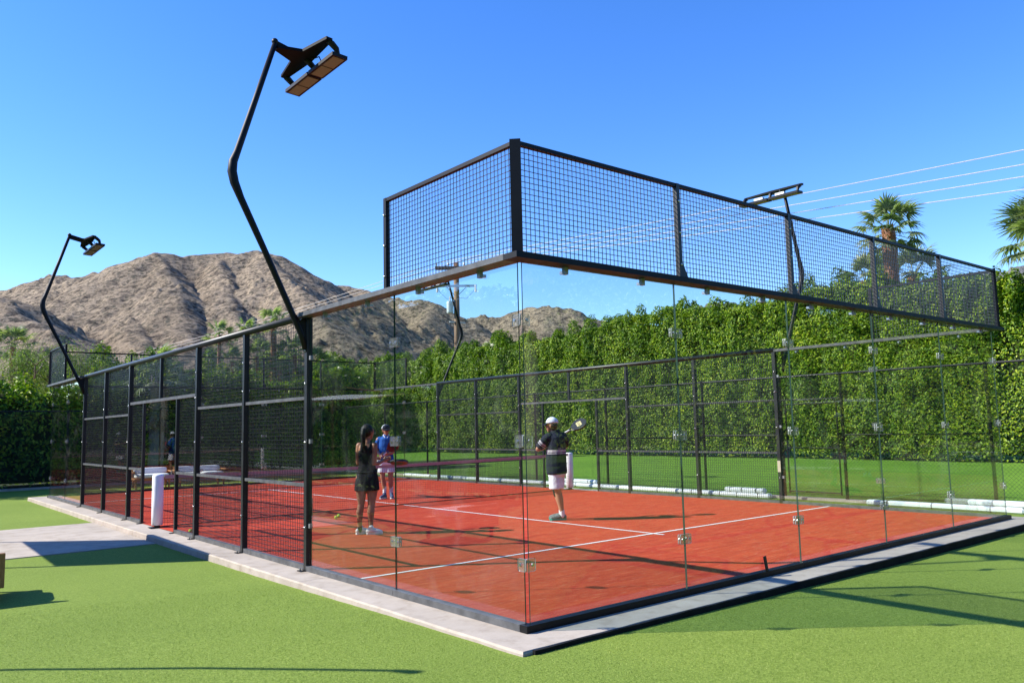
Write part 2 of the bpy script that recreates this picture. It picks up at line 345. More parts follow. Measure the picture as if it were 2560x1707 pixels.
# slab: top sheet with slightly ragged edge, rough side faces
def slab():
    mb = MB(); x0, x1, y0, y1 = -0.39, 10.39, -0.40, 20.62
    def edge(p, q, n):
        out = []
        for k in range(n):
            t = k/n; out.append((p[0]+(q[0]-p[0])*t, p[1]+(q[1]-p[1])*t))
        return out
    loop = edge((x0,y0),(x1,y0),90)+edge((x1,y0),(x1,y1),60)+edge((x1,y1),(x0,y1),40)+edge((x0,y1),(x0,y0),170)
    cx, cy = 5, 10; top = []; mid = []; bot = []
    for i, (x, y) in enumerate(loop):
        j = (mnoise.noise(Vector((x*2.3, y*2.3, 0)))*0.010 + mnoise.noise(Vector((x*9, y*9, 3)))*0.006)
        if abs(x-x0) < 1e-6 or abs(x-x1) < 1e-6: xx, yy = x+j, y
        else: xx, yy = x, y+j
        sx = 1 if x > cx else -1; sy = 1 if y > cy else -1
        top.append((xx, yy, 0.0))
        ex = 0.012 if abs(x-x0) < 1e-6 or abs(x-x1) < 1e-6 else 0; ey = 0.012 if abs(y-y0) < 1e-6 or abs(y-y1) < 1e-6 else 0
        mid.append((xx+sx*ex, yy+sy*ey, -0.015+mnoise.noise(Vector((x*7, y*7, 8)))*0.006)); bot.append((xx+sx*(ex+0.012*(1 if ex else 0)), yy+sy*(ey+0.012*(1 if ey else 0)), -0.30))
    n = len(loop); mb.add(top, [tuple(range(n))], 0)
    mb.add(top+mid, [(k, n+k, n+(k+1) % n, (k+1) % n) for k in range(n)], 0)
    mb.add(mid+bot, [(k, n+k, n+(k+1) % n, (k+1) % n) for k in range(n)], 1)
    return tag(mb.obj('concrete_slab', ['concrete', 'concrete_rough'], fix=True), kind='structure')
slab_o = slab()
for y in (3.4, 7.7, 12.1, 16.4):            # control joints across the apron
    MB().box((-0.385, y, -0.02), (-0.07, y+0.006, 0.0015)).obj('joint', 'concrete_rough', slab_o)
for x in (2.5, 5.1, 7.6):
    MB().box((x, -0.39, -0.02), (x+0.006, -0.07, 0.0015)).obj('joint', 'concrete_rough', slab_o)
def slab_strip():  # uniform black strip along the near slab face
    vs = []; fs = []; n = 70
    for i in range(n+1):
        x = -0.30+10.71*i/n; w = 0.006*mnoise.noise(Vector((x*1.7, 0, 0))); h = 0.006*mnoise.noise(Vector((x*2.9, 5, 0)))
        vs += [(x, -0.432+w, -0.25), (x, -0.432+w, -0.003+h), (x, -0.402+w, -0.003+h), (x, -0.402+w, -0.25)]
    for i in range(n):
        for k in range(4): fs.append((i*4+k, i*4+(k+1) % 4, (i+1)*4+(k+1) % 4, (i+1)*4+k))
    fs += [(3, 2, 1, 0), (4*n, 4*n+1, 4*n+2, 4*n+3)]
    MB().add(vs, fs).obj('slab_strip', 'strip_black', slab_o, fix=True)
M['strip_black'] = simple('strip_black', (0.010, 0.010, 0.011), 0.8, 0.15, 0, 0.4, 6)
slab_strip()
tag(MB().box((-3.1, 8.62, -0.28), (-0.42, 12.9, -0.083)).obj('path', 'concrete'), kind='structure')
court = tag(MB().add([(0.0,0.0,0.010),(10.0,0.0,0.010),(10.0,20.0,0.010),(0.0,20.0,0.010)], [(0,1,2,3)]).obj('court_surface', 'court'), kind='structure')
for a, b in (((0.03,2.975),(9.97,3.025)), ((0.03,16.975),(9.97,17.025)), ((4.975,2.80),(5.025,2.974)), ((4.975,3.026),(5.025,9.95)), ((4.975,10.05),(5.025,16.974)), ((4.975,17.026),(5.025,17.2))):
    MB().add([(a[0],a[1],0.0145),(b[0],a[1],0.0145),(b[0],b[1],0.0145),(a[0],b[1],0.0145)], [(0,1,2,3)]).obj('painted_line', 'white_paint', court)

def fibres():
    out = []; n = 330000
    a = rng.uniform(R(-75), R(168), n); r = 2.0 + 7.5*rng.uniform(0, 1, n)**1.15
    x = -4.25 + r*np.sin(a*0.42+0.30); y = -5.05 + r*np.cos(a*0.42+0.30)
    ok = ~((x > -0.46) & (y > -0.46)); x, y = x[ok], y[ok]; n = len(x)
    h = rng.uniform(0.007, 0.015, n); az = rng.uniform(0, 2*np.pi, n); lean = rng.uniform(0.2, 1.3, n)*h; w = rng.uniform(0.0008, 0.0016, n)
    z = turf_z(x, y) - 0.001; dx, dy = np.cos(az), np.sin(az)
    A = np.stack([x-dy*w, y+dx*w, z], 1); B_ = np.stack([x+dy*w, y-dx*w, z], 1); T_ = np.stack([x+dx*lean, y+dy*lean, z+h], 1)
    V = np.stack([A, B_, T_], 1).reshape(-1, 3); F = np.arange(3*n).reshape(-1, 3)
    o = raw('turf_fibres', V, F, 'turf_fibre'); tag(o, 'short green artificial grass fibres covering the foreground turf', 'grass', kind='stuff')
M['turf_fibre'] = leaf_mat('turf_fibre', [(0.0, (0.09, 0.155, 0.016)), (0.5, (0.17, 0.245, 0.040)), (0.85, (0.27, 0.34, 0.075)), (1.0, (0.42, 0.45, 0.18))], 0.25, 0.6, 0.2)
fibres()
# hills
RIDGES = dict(
 R1=[(20,945,120.9),(63,943,136.6),(105,939,150.7),(150,912,166.7),(172,878,164.1),(183,855,164.2),(202,820,171.2),(216,785,173.0),(245,787,174.2),(275,777,178.6),(298,757,177.4),(310,731,167.5),(328,712,152.5),(349,713,143.1),(366,704,124.7),(381,696,98.8)],
 R2=[(459,993,191.0),(482,982,195.6),(510,967,196.7),(526,936,190.5),(535,896,179.0),(537,836,161.2),(544,807,149.7),(550,779,137.5),(559,760,127.9),(550,704,99.5)],
 R3=[(723,1073,169.5),(766,1042,179.5),(809,1010,178.5),(836,987,189.9),(835,921,187.1),(855,903,185.5),(874,884,171.5),(893,865,163.6),(953,875,160.2),(993,828,141.4)],
 S1=[(216,785,173.0),(190,647,113.6),(162,530,68.3),(138,422,39.3)],
 S2=[(298,757,177.4),(278,657,138.5),(257,557,100.0),(229,460,64.7)],
 S3=[(33,634,103.5),(65,591,93.8),(73,529,70.8),(81,467,47.7),(84,405,28.1)],
 S4=[(183,855,164.2),(162,696,107.4),(142,556,67.1),(118,438,37.6)],
 S5=[(526,936,190.5),(409,738,123.3),(333,609,75.3)],
 S6=[(544,807,149.7),(429,668,98.5),(338,547,59.2)],
 S7=[(268,779,177.3),(225,635,111.6),(192,509,67.8),(164,412,39.4)])
def hill_height(X, Y, ridges, slope, nz, seed):
    H = np.full(X.shape, -1e3)
    for r in ridges:
        for (ax, ay, az), (bx, by, bz) in zip(r[:-1], r[1:]):
            dx, dy = bx-ax, by-ay; L2 = dx*dx+dy*dy
            t = np.clip(((X-ax)*dx+(Y-ay)*dy)/L2, 0, 1)
            d = np.hypot(X-(ax+t*dx), Y-(ay+t*dy))
            h = az+t*(bz-az) - slope*(np.sqrt(d*d+36)-6)
            H = np.maximum(H, h)
    n1 = fbm(X/90, Y/90, 4, seed); n2 = fbm(X/26, Y/26, 5, seed+20, 0.6)
    rid = 1-np.abs(fbm(X/45, Y/45, 4, seed+40))*2
    H = H + nz*(n1*8 + n2*1.9 + rid*4.5 - 4.2)
    bl = np.maximum(0, fbm(X/11, Y/11, 3, seed+60, 0.6)-0.15)*np.clip(fbm(X/60, Y/60, 2, seed+80)*3+0.5, 0, 1)
    return np.maximum(H + nz*bl*8, -4)
def hills(name, az0, az1, na, r0, r1, nr, ridges, slope, nz, seed, mat):
    az = np.radians(np.linspace(az0, az1, na)); rr = np.geomspace(r0, r1, nr)
    A, RR = np.meshgrid(az, rr); X = -4.25+RR*np.sin(A); Y = -5.05+RR*np.cos(A)
    Z = hill_height(X, Y, ridges, slope, nz, seed)
    V = np.stack([X.ravel(), Y.ravel(), Z.ravel()], 1); i = np.arange(na*nr).reshape(nr, na)
    F = np.stack([i[:-1,:-1].ravel(), i[1:,:-1].ravel(), i[1:,1:].ravel(), i[:-1,1:].ravel()], 1)
    return tag(raw(name, V, F[:, ::-1], mat, smooth=False), kind='structure')
hills('hills', -6, 62, 900, 330, 1450, 330, list(RIDGES.values()), 0.60, 1.0, 3, 'hill')
R4 = [(3038,2592,433.4),(3147,2459,511.8),(3225,2356,603.6),(3283,2274,569.4),(3360,2159,511.7),(3498,1928,452.0),(3661,1597,523.0),(3728,1434,583.8),(3785,1276,637.1),(3841,1097,653.4),(3902,855,529.1)]
hills('hills', 44, 84, 260, 2700, 5200, 70, [R4], 0.7, 4.0, 9, 'hill_haze')

# ------------------------------------------------------------------ foliage helpers
def leaves(P, Nn, L, Wd, name, mat, parent, droop=0.2):
    """one rhombic folded leaf (2 quads) per point; P centres, Nn outward normals"""
    n = len(P); rv = rng.normal(size=(n, 3)); Nn = Nn + rv*0.48; Nn /= np.linalg.norm(Nn, axis=1)[:, None]
    t = rng.normal(size=(n, 3)); t[:, 2] -= droop; t -= (t*Nn).sum(1)[:, None]*Nn; t /= np.linalg.norm(t, axis=1)[:, None]
    b = np.cross(Nn, t); l = (L*rng.uniform(0.7, 1.3, n))[:, None]; w = (Wd*rng.uniform(0.7, 1.3, n))[:, None]
    v0 = P - t*l*0.5; v2 = P + t*l*0.5 - Nn*l*0.12; v1 = P + b*w*0.5 + Nn*w*0.18; v3 = P - b*w*0.5 + Nn*w*0.18
    V = np.stack([v0, v1, v2, v3], 1).reshape(-1, 3); i = np.arange(n)*4
    F = np.concatenate([np.stack([i, i+1, i+2], 1), np.stack([i, i+2, i+3], 1)])
    o = raw(name, V, F, mat, parent); return o
def hedge(name, label, p0, p1, thick, hfun, dens, leafL, leafW, mat, seed, lumps=None, lump_r=(0.5, 1.0), loc_z=-0.1, mats2=None):
    """hedge running p0 -> p1; front is the left-hand side"""
    d = np.array([p1[0]-p0[0], p1[1]-p0[1]]); L = np.hypot(*d); d = d/L; nrm = np.array([-d[1], d[0]])
    root = thing(name, label, 'hedge', ((p0[0]+p1[0])/2, (p0[1]+p1[1])/2, loc_z))
    ox, oy = (p0[0]+p1[0])/2, (p0[1]+p1[1])/2
    def bulge(u, z): return 0.40*fbm(u/1.1, z/2.6, 3, seed) + 0.20*fbm(u/0.45, z/0.7, 2, seed+7)
    def w2(u, wv, z):
        return np.stack([p0[0]+d[0]*u+nrm[0]*wv-ox, p0[1]+d[1]*u+nrm[1]*wv-oy, z], 1)
    # inner mass of twigs
    nu = int(L/0.5)+2; us = np.linspace(0, L, nu); vs_ = []; fs = []
    prof = [(0.5, 0.05), (0.5, 0.5), (0.5, 0.9), (0.0, 0.97), (-0.5, 0.9), (-0.5, 0.5), (-0.5, 0.05)]
    for u in us:
        h = float(hfun(np.array([u]))[0])
        for (a, b) in prof:
            z = b*(h-0.25); bw = float(bulge(np.array([u]), np.array([z]))[0]); wv = a*(thick-0.55) + (bw if a > 0 else 0) - (0.1 if a > 0 else 0)
            vs_.append((p0[0]+d[0]*u+nrm[0]*wv-ox, p0[1]+d[1]*u+nrm[1]*wv-oy, z+0.02))
    k = len(prof)
    for i in range(nu-1):
        for j in range(k-1): fs.append((i*k+j, (i+1)*k+j, (i+1)*k+j+1, i*k+j+1))
    fs.append(tuple(range(k-1, -1, -1))); fs.append(tuple((nu-1)*k+j for j in range(k)))
    MB().add(vs_, fs).obj('twigs', 'twig_core', root, fix=True)
    # leaves on the front, top, ends and (sparser) back
    hm = float(np.mean(hfun(us))); nf = int(L*hm*dens)
    u = rng.uniform(0, L, nf); z = rng.uniform(0.02, 1, nf)*hfun(u); f = bulge(u, z)
    deep = rng.exponential(0.15, nf); gap = fbm(u/0.9, z/0.9, 3, seed+30)
    keep = (gap > -0.30) | (rng.uniform(size=nf) < 0.25); keep &= (z > 0.28+0.3*np.abs(fbm(u/0.7, u*0, 2, seed+3))) | (rng.uniform(size=nf) < 0.3)
    u, z, f, deep = u[keep], z[keep], f[keep], deep[keep]
    P1 = w2(u, thick*0.5+f-deep+0.08, z); gu = (bulge(u+0.06, z)-bulge(u-0.06, z))/0.12; gz_ = (bulge(u, z+0.06)-bulge(u, z-0.06))/0.12
    n1 = np.stack([nrm[0]-d[0]*gu*1.1, nrm[1]-d[1]*gu*1.1, 0.5-gz_*0.9], 1)
    nt_ = int(L*thick*dens*1.1); u = rng.uniform(0, L, nt_); a = rng.uniform(-0.5, 0.5, nt_); h = hfun(u)
    P2 = w2(u, a*thick, h - 0.5*np.abs(a)**2*1.2 + 0.25*fbm(u/0.6, a*3, 3, seed+11) - rng.exponential(0.1, nt_)); n2 = np.tile([0, 0, 1.0], (nt_, 1))
    nb = int(L*hm*dens*0.22); u = rng.uniform(0, L, nb); z = rng.uniform(0, 1, nb)*hfun(u)
    P3 = w2(u, -thick*0.5+0.05*rng.normal(size=nb), z); n3 = np.tile([-nrm[0], -nrm[1], 0.4], (nb, 1))
    ne = int(thick*hm*dens); PP = [P1, P2, P3]; NN = [n1, n2, n3]
    for uu, sg in ((0, -1), (L, 1)):
        a = rng.uniform(-0.5, 0.5, ne)*thick; z = rng.uniform(0, 1, ne)*hfun(np.full(ne, float(uu)))
        PP.append(w2(uu + sg*0.2*fbm(a, z, 2, seed+2), a, z)); NN.append(np.tile([sg*d[0], sg*d[1], 0.4], (ne, 1)))
    if lumps:
        for _ in range(lumps):
            u0 = rng.uniform(0.3, L-0.3); r = rng.uniform(*lump_r); h0 = float(hfun(np.array([u0]))[0]) - rng.uniform(-0.1, 1.6)
            c = w2(np.array([u0]), np.array([rng.uniform(0.05, 0.5)*thick]), np.array([h0]))[0]
            k = int(r*r*dens*5.5); q = rng.normal(size=(k, 3)); q /= np.linalg.norm(q, axis=1)[:, None]; q = q[q[:, 2] > -0.55]
            rr = (r*(1+0.5*fbm(q[:, 0]*2+u0, q[:, 1]*2+q[:, 2], 3, seed))*(1-rng.exponential(0.08, len(q))))[:, None]
            PP.append(c + q*rr*np.array([0.75, 0.75, 1.5])); NN.append(q + np.array([0, 0, 0.3]))
    P = np.concatenate(PP); Nn = np.concatenate(NN).astype(float)
    fo = leaves(P, Nn, leafL, leafW, 'foliage', mat, root); fo['kind'] = 'stuff'
    return root

# ------------------------------------------------------------------ hedges
def hf_right(u): return np.interp(u-14, [-2, 5, 6, 8.7, 13, 15.5, 19, 24, 27, 35, 45], [6.2, 6.35, 6.5, 7.15, 7.2, 6.85, 7.1, 7.45, 6.9, 6.8, 7.0]) + 0.25*fbm(u/3.2, u*0, 2, 71) + 0.30*fbm(u/1.1, u*0+3, 2, 72)
hedge('hedge', 'tall trimmed green hedge along the lawn behind the right-hand fence', (28.2, -14), (28.2, 60), 2.0, hf_right, 560, 0.125, 0.066, 'hedge_leaf', 21, lumps=300, lump_r=(0.25, 0.65))
_hx = np.array([-20, -0.4, 1.0, 2.3, 3.1, 4.3, 5.3, 6.4, 7.3, 8.0, 9.1, 10.4, 11.8, 13.6]); _hz = np.array([3.7, 3.66, 3.45, 3.45, 3.7, 4.05, 3.95, 4.2, 4.15, 4.05, 3.85, 4.0, 4.6, 4.5])
hedge('hedge', 'shaded dark green hedge behind the chain-link fence at the far left end', (13.6, 27.6), (-16, 27.6), 1.7, lambda u: np.interp(13.6-u, _hx, _hz) - 0.1 + 0.18*fbm(u/1.0, u*0, 2, 73), 260, 0.14, 0.075, 'hedge_leaf', 33, lumps=40, lump_r=(0.35, 0.7))
hedge('hedge', 'distant green hedge closing the lawn below the desert hill, beside the utility pole', (28, 55), (4, 55), 2.0, lambda u: 6.6 + 0.5*fbm(u/2.5, u*0, 3, 74), 150, 0.22, 0.12, 'hedge_leaf', 41, lumps=40, lump_r=(0.6, 1.2))
hedge('hedge', 'added tall hedge behind the camera, keeping sky out of the glass reflections', (-24, -29), (36, -29), 1.6, lambda u: 10.5 + 0.8*fbm(u/2.5, u*0, 3, 75), 26, 0.34, 0.18, 'hedge_leaf', 51)  # unseen, added to darken what the end glass mirrors

hedge('hedge', 'added unseen hedge left of the path, giving the side glass a dark reflection', (-7.6, 26.0), (-7.6, 9.5), 1.6, lambda u: 3.4 + 0.4*fbm(u/2.0, u*0, 3, 77), 45, 0.30, 0.16, 'hedge_leaf', 53)  # added out of view; darkens the side glass reflection and the ground
hedge('hedge', 'added unseen hedge past the far boundary, blocking sky reflections in the left glass', (-8.6, 30.6), (-60, 30.6), 1.6, lambda u: 10.0 + 2.5*fbm(u/4.0, u*0, 3, 78), 22, 0.36, 0.20, 'hedge_leaf', 54)  # made-up tall row that hides sky from the left panes
hedge('hedge', 'added unseen hedge right of the picture, blocking sky reflections in the end glass', (28.2, -40), (28.2, -14.2), 1.8, lambda u: 10.5 + 0.5*fbm(u/2.0, u*0, 3, 79), 30, 0.30, 0.16, 'hedge_leaf', 55)  # made-up extension that cuts bright sky from the end glass
hedge('hedge', 'added tall hedge left of the picture, dimming the sky mirrored in the glass', (-23, 24), (-23, -27), 1.6, lambda u: 7.4 + 0.8*fbm(u/2.5, u*0, 3, 76), 30, 0.34, 0.18, 'hedge_leaf', 52)  # added beyond the left side to block low mirrored sky

# ------------------------------------------------------------------ palms and trees
def frond_mesh(seed, mat, dead=False):
    rd = random.Random(seed); mb = MB()
    pl = 0.95 if not dead else 0.5
    mb.tube([(0, 0, 0), (pl*0.5, 0, 0.04), (pl, 0, 0.0)], [0.022, 0.016, 0.012], 4, cap=False)
    ns = 24
    for k in range(ns):
        a = R(-118 + 236*k/(ns-1) + rd.uniform(-3, 3)); L = (0.82 - 0.22*abs(k-(ns-1)/2)/(ns/2))*rd.uniform(0.88, 1.08)
        ca, sa = math.cos(a), math.sin(a); w = 0.036
        def pt(r, off, z): return (pl + ca*r - sa*off, sa*r + ca*off, z)
        fold = 0.018*(1 if k % 2 else -1); dr = rd.uniform(0.16, 0.40) + (0.25 if dead else 0)
        m = 0.60
        vs = [pt(0.03, -0.010, 0), pt(0.03, 0.010, 0), pt(L*m*0.55, w, 0.03+fold), pt(L*m*0.55, -w, 0.03-fold), pt(L*m, w*0.8, -0.03), pt(L*m, -w*0.8, -0.03), pt(L*(0.92 if not dead else 0.8), rd.uniform(-0.05, 0.05), -dr*L)]
        mb.add(vs, [(0, 1, 2, 3), (3, 2, 4, 5), (5, 4, 6)])
    return mb.mesh('frond', [mat])
FR = [frond_mesh(i, 'palm_leaf') for i in range(4)]; FRD = [frond_mesh(50+i, 'dead_leaf', True) for i in range(2)]
def palm(label, base, h, tr, n, scale, seed, group=None, skirt=0, bark='palm_bark', boots=True, lean=(0, 0), name='fan_palm'):
    rd = random.Random(seed); root = thing(name, label, 'palm tree', base, 0, group)
    mb = MB(); k = max(6, int(h*2)); ax = lambda t: (lean[0]*t*t, lean[1]*t*t, h*t)
    mb.tube([ax(i/k) for i in range(k+1)], [tr*(1.12-0.22*i/k)*(1+rd.uniform(-0.04, 0.04)) for i in range(k+1)], 14)
    if boots:
        z = max(0.3, h-5.5)
        while z < h:
            for j in range(9):
                a = 2*math.pi*(j+rd.random()*0.6)/9 + z*3.1; c = ax(z/h); r = tr*(1.10-0.22*z/h); w = 0.07*rd.uniform(0.7, 1.3)
                d = Vector((math.cos(a), math.sin(a), 0)); t = Vector((-d.y, d.x, 0)); p = Vector((c[0], c[1], z+rd.uniform(-0.05, 0.05)))
                o = 0.05*rd.uniform(0.6, 1.5); hh = 0.15*rd.uniform(0.7, 1.2)
                mb.add([p+d*r*0.95-t*w, p+d*r*0.95+t*w, p+d*(r+o)+t*w*0.5+Vector((0, 0, hh)), p+d*(r+o)-t*w*0.5+Vector((0, 0, hh)), p+d*r*0.9+Vector((0, 0, hh*1.1))], [(0, 1, 2, 3), (3, 2, 4)])
            z += 0.13
    mb.obj('trunk', bark, root)
    top = ax(1.0)
    for i in range(n):
        t = (i+0.5)/n; el = R(84 - 118*t**0.9 + rd.uniform(-9, 9)); az = i*2.39996 + rd.uniform(-0.25, 0.25)
        f = link('frond', FR[i % 4], root, (top[0], top[1], top[2]-0.25*t)); f.rotation_euler = (rd.uniform(-0.5, 0.5), -el, az); s = scale*rd.uniform(0.85, 1.1); f.scale = (s, s, s)
    for i in range(skirt):
        az = i*2.39996; f = link('dead_frond', FRD[i % 2], root, (top[0], top[1], top[2]-0.3-1.9*rd.random())); f.rotation_euler = (rd.uniform(-0.4, 0.4), R(rd.uniform(62, 84)), az); s = scale*rd.uniform(0.8, 1.0); f.scale = (s, s, s)
    return root
gp = 'fan palms behind the right-hand hedge'
palm('tall fan palm with reddish scaly trunk rising above the hedge on the right', (29.6, 10.6, -0.1), 9.75, 0.29, 27, 0.98, 1, gp)
palm('large bushy fan palm cut off by the right edge of the picture', (29.4, 4.55, -0.1), 8.2, 0.34, 40, 1.3, 2, gp)
palm('low fan palm crown peeking over the hedge left of the tall palm', (31.2, 12.55, -0.1), 7.9, 0.26, 18, 0.95, 3, gp)
palm('low fan palm crown peeking over the hedge right of the tall palm', (32.3, 10.9, -0.1), 8.0, 0.26, 20, 1.05, 4, gp)
gl = 'small fan palms in front of the desert hill'
far_palms = [((3.5, 54.5), 7.6, .18, 24, 1.0, 'small fan palm against the hill at the far left edge'),
 ((1.6, 56.0), 8.9, .16, 16, .9, 'taller thin palm at the left edge behind the small fan palm'),
 ((15.6, 51.6), 8.6, .13, 14, .8, 'thin palm crown just above the side rail, leftmost of the three'),
 ((17.6, 51.8), 9.0, .17, 14, .8, 'thin palm crown just above the side rail, middle of the three'),
 ((19.4, 51.2), 9.6, .24, 16, .9, 'thick trunked palm whose crown tops the side rail, rightmost of the three'),
 ((18.0, 50.7), 7.1, .15, 22, .9, 'short fan palm seen through the side mesh, left of the thick trunk'),
 ((20.6, 50.2), 7.3, .17, 24, 1.1, 'bushy pale fan palm seen through the side mesh, right of the thick trunk'),
 ((16.4, 51.2), 6.7, .15, 20, .8, 'small fan palm seen through the side mesh at left'),
 ((22.3, 50.0), 7.0, .13, 20, .75, 'small fan palm beside the lamp post, seen through the glass'),
 ((23.2, 50.4), 6.6, .13, 18, .75, 'smallest fan palm just right of the lamp post, half behind the hedge'),
 ((19.2, 49.6), 6.0, .15, 20, .9, 'low fan palm seen through the side mesh above the hedge')]
for i, ((x, y), h, tr, n, sc, lab) in enumerate(far_palms):
    palm(lab, (x, y, -0.1), h, tr, n, sc, 20+i, gl, boots=False)
palm('grey palm trunk with hanging dead fronds in the shade behind the net', (4.6, 26.75, -0.1), 4.0, 0.26, 14, 0.9, 60, None, 14, 'palm_grey', False)
palm('skirted fan palm standing behind the camera, seen mirrored in the end glass', (13.0, -15.0, -0.1), 7.2, 0.28, 30, 1.1, 61, None, 26, 'palm_grey', False)

def tree(label, base, h, spread, nb, leafn, L, Wd, mat, seed, group=None, name='tree'):
    rd = random.Random(seed); root = thing(name, label, 'tree', base, 0, group); mb = MB(); tips = []
    def grow(p, d, l, r, lev):
        pts = [p]; q = p.copy(); dd = d.copy()
        for i in range(3):
            dd = (dd + Vector((rd.uniform(-.22, .22), rd.uniform(-.22, .22), rd.uniform(-.08, .18)))).normalized(); q = q + dd*l/3; pts.append(q.copy())
        mb.tube(pts, [r, r*.88, r*.74, r*.6], 6 if lev else 9)
        if lev >= 3: tips.append((pts[-1], l)); tips.append((pts[-2], l)); return
        for i in range(nb if lev else nb+1):
            a = 2*math.pi*(i+rd.random())/nb; el = rd.uniform(0.35, 1.05)
            nd = (dd*math.cos(el) + Vector((math.cos(a), math.sin(a), 0.15))*math.sin(el)).normalized()
            grow(pts[-1] if i else pts[-2], nd, l*rd.uniform(.55, .8), r*.55, lev+1)
    grow(Vector((0, 0, 0)), Vector((0.05, 0, 1)).normalized(), h*0.36, 0.11*h/5, 0)
    mb.obj('trunk', 'bark', root, smooth=True)
    per = max(6, leafn//len(tips)); PP = []; NN = []
    for (t, l) in tips:
        q = rng.normal(size=(per, 3))*np.array([spread, spread, spread*0.8]); PP.append(np.array(t)+q); NN.append(q/spread + np.array([0, 0, 0.6]))
    o = leaves(np.concatenate(PP), np.concatenate(NN), L, Wd, 'crown', mat, root, 0.5); o['kind'] = 'stuff'
    return root
tree('feathery green desert tree with visible trunk behind the hedge at far left', (2.3, 35.5, -0.1), 6.6, 0.34, 3, 9000, 0.13, 0.035, 'feather_leaf', 5)
tree('second feathery tree standing further left behind the dark hedge', (-0.8, 38.5, -0.1), 6.3, 0.36, 3, 7000, 0.13, 0.035, 'feather_leaf', 8)
tree('yellow-green bushy shrub behind the hedge at the left edge of the picture', (0.0, 32.0, -0.1), 4.6, 0.34, 3, 5000, 0.13, 0.07, 'bright_leaf', 6, name='shrub')
tree('yellow-green bushy shrub at the end of the dark hedge near the side glass', (9.5, 33.5, -0.1), 4.9, 0.36, 3, 5000, 0.13, 0.07, 'bright_leaf', 9, name='shrub')

# ------------------------------------------------------------------ utility pole and lines
pole = thing('utility_pole', 'brown wooden utility pole with crossarms and grey transformer, seen through the glass', 'utility pole', (30.05, 42.95, -0.1)); pole.scale = (1.31, 1.31, 1.31)
MB().tube([(0, 0, 0), (0, 0, 5.5), (0, 0, 10.65)], [0.20, 0.175, 0.15], 14).obj('post', 'pole_wood', pole, smooth=True)
ad = Vector((0.81, -0.585, 0)); an = Vector((0.585, 0.81, 0))
def arm(z, off, half, mat):
    mb = MB(); c = an*off + Vector((0, 0, z))
    vs = [c + ad*s*half + an*q*0.05 + Vector((0, 0, w*0.06)) for s in (-1, 1) for q in (-1, 1) for w in (-1, 1)]
    mb.add(vs, [(0, 1, 3, 2), (4, 6, 7, 5), (0, 4, 5, 1), (2, 3, 7, 6), (0, 2, 6, 4), (1, 5, 7, 3)]); return mb.obj('crossarm', mat, pole, fix=True)
arm(10.35, -0.21, 1.2, 'arm_wood'); arm(10.35, 0.21, 1.2, 'arm_wood'); arm(9.28, -0.21, 1.15, 'galv')
for s in (-1, 1):
    MB().tube([ad*s*0.6+an*-0.26+Vector((0, 0, 9.25)), ad*s*0.10+an*-0.22+Vector((0, 0, 8.75))], 0.018, 6).obj('brace', 'galv', pole)
    MB().tube([ad*s*1.05+an*-0.27+Vector((0, 0, 9.2)), ad*s*0.95+an*-0.25+Vector((0, 0, 8.95)), ad*s*0.55+an*-0.22+Vector((0, 0, 8.55)), ad*s*0.12+an*-0.2+Vector((0, 0, 8.62))], 0.010, 5).obj('jumper_wire', 'wire', pole)
for s, z in ((-1.12, 10.41), (-0.45, 10.41), (0.45, 10.41), (1.12, 10.41)):
    MB().tube([ad*s+Vector((0, 0, z)), ad*s+Vector((0, 0, z+0.10)), ad*s+Vector((0, 0, z+0.12)), ad*s+Vector((0, 0, z+0.26))], [0.025, 0.025, 0.06, 0.045], 8).obj('insulator', 'ceramic', pole)
for s in (-1.08, 1.08):
    MB().tube([ad*s+an*-0.3+Vector((0, 0, 9.32)), ad*s+an*-0.3+Vector((0, 0, 8.92))], [0.05, 0.065], 8).obj('cutout', 'ceramic', pole)
tc = ad*-0.38 + an*-0.12
MB().tube([tc+Vector((0, 0, 7.75)), tc+Vector((0, 0, 7.8)), tc+Vector((0, 0, 8.35)), tc+Vector((0, 0, 8.42))], [0.17, 0.19, 0.19, 0.15], 14).obj('transformer', 'xfmr', pole, smooth=False)
MB().tube([tc+Vector((0, 0, 8.42)), tc+Vector((0, 0, 8.7))], [0.05, 0.035], 8).obj('bushing', 'ceramic', pole)
MB().box((-0.5, -0.06, 7.2), (0.55, 0.06, 7.27)).obj('bracket', 'galv', pole)
MB().tube([(-0.45, 0, 7.2), (-0.5, 0, 6.7), (-0.3, 0, 6.3), (-0.2, 0, 6.0)], 0.02, 5).obj('drop_cable', 'wire', pole)
gw = 'overhead power lines'
spots = ['uppermost', 'second', 'third', 'lowest']
ends = [(31.0, 5.7, 12.15), (31.2, 5.7, 11.62), (31.4, 5.7, 11.18), (31.6, 5.7, 10.70)]
for i, s in enumerate((-1.12, -0.45, 0.45, 1.12)):
    a = Vector((30.05, 42.95, 13.84)) + ad*s*1.31; b = Vector(ends[i]); c = b + (b-a)*0.55; f = Vector((27.5+s*1.4, 150.0, 14.2-0.12*i))
    pts = []
    for k in range(13):
        t = k/12; q = a.lerp(c, t); q.z -= 0.25*4*t*(1-t)*0.6; pts.append(q)
    lft = [f.lerp(a, k/12) - Vector((0, 0, 0.9*4*(k/12)*(1-k/12))) for k in range(12)]
    tag(MB().tube(lft+pts, 0.019, 5).obj('power_line', 'wire_bright'), '%s of the four pale power lines crossing the sky' % spots[i], 'power line', gw)

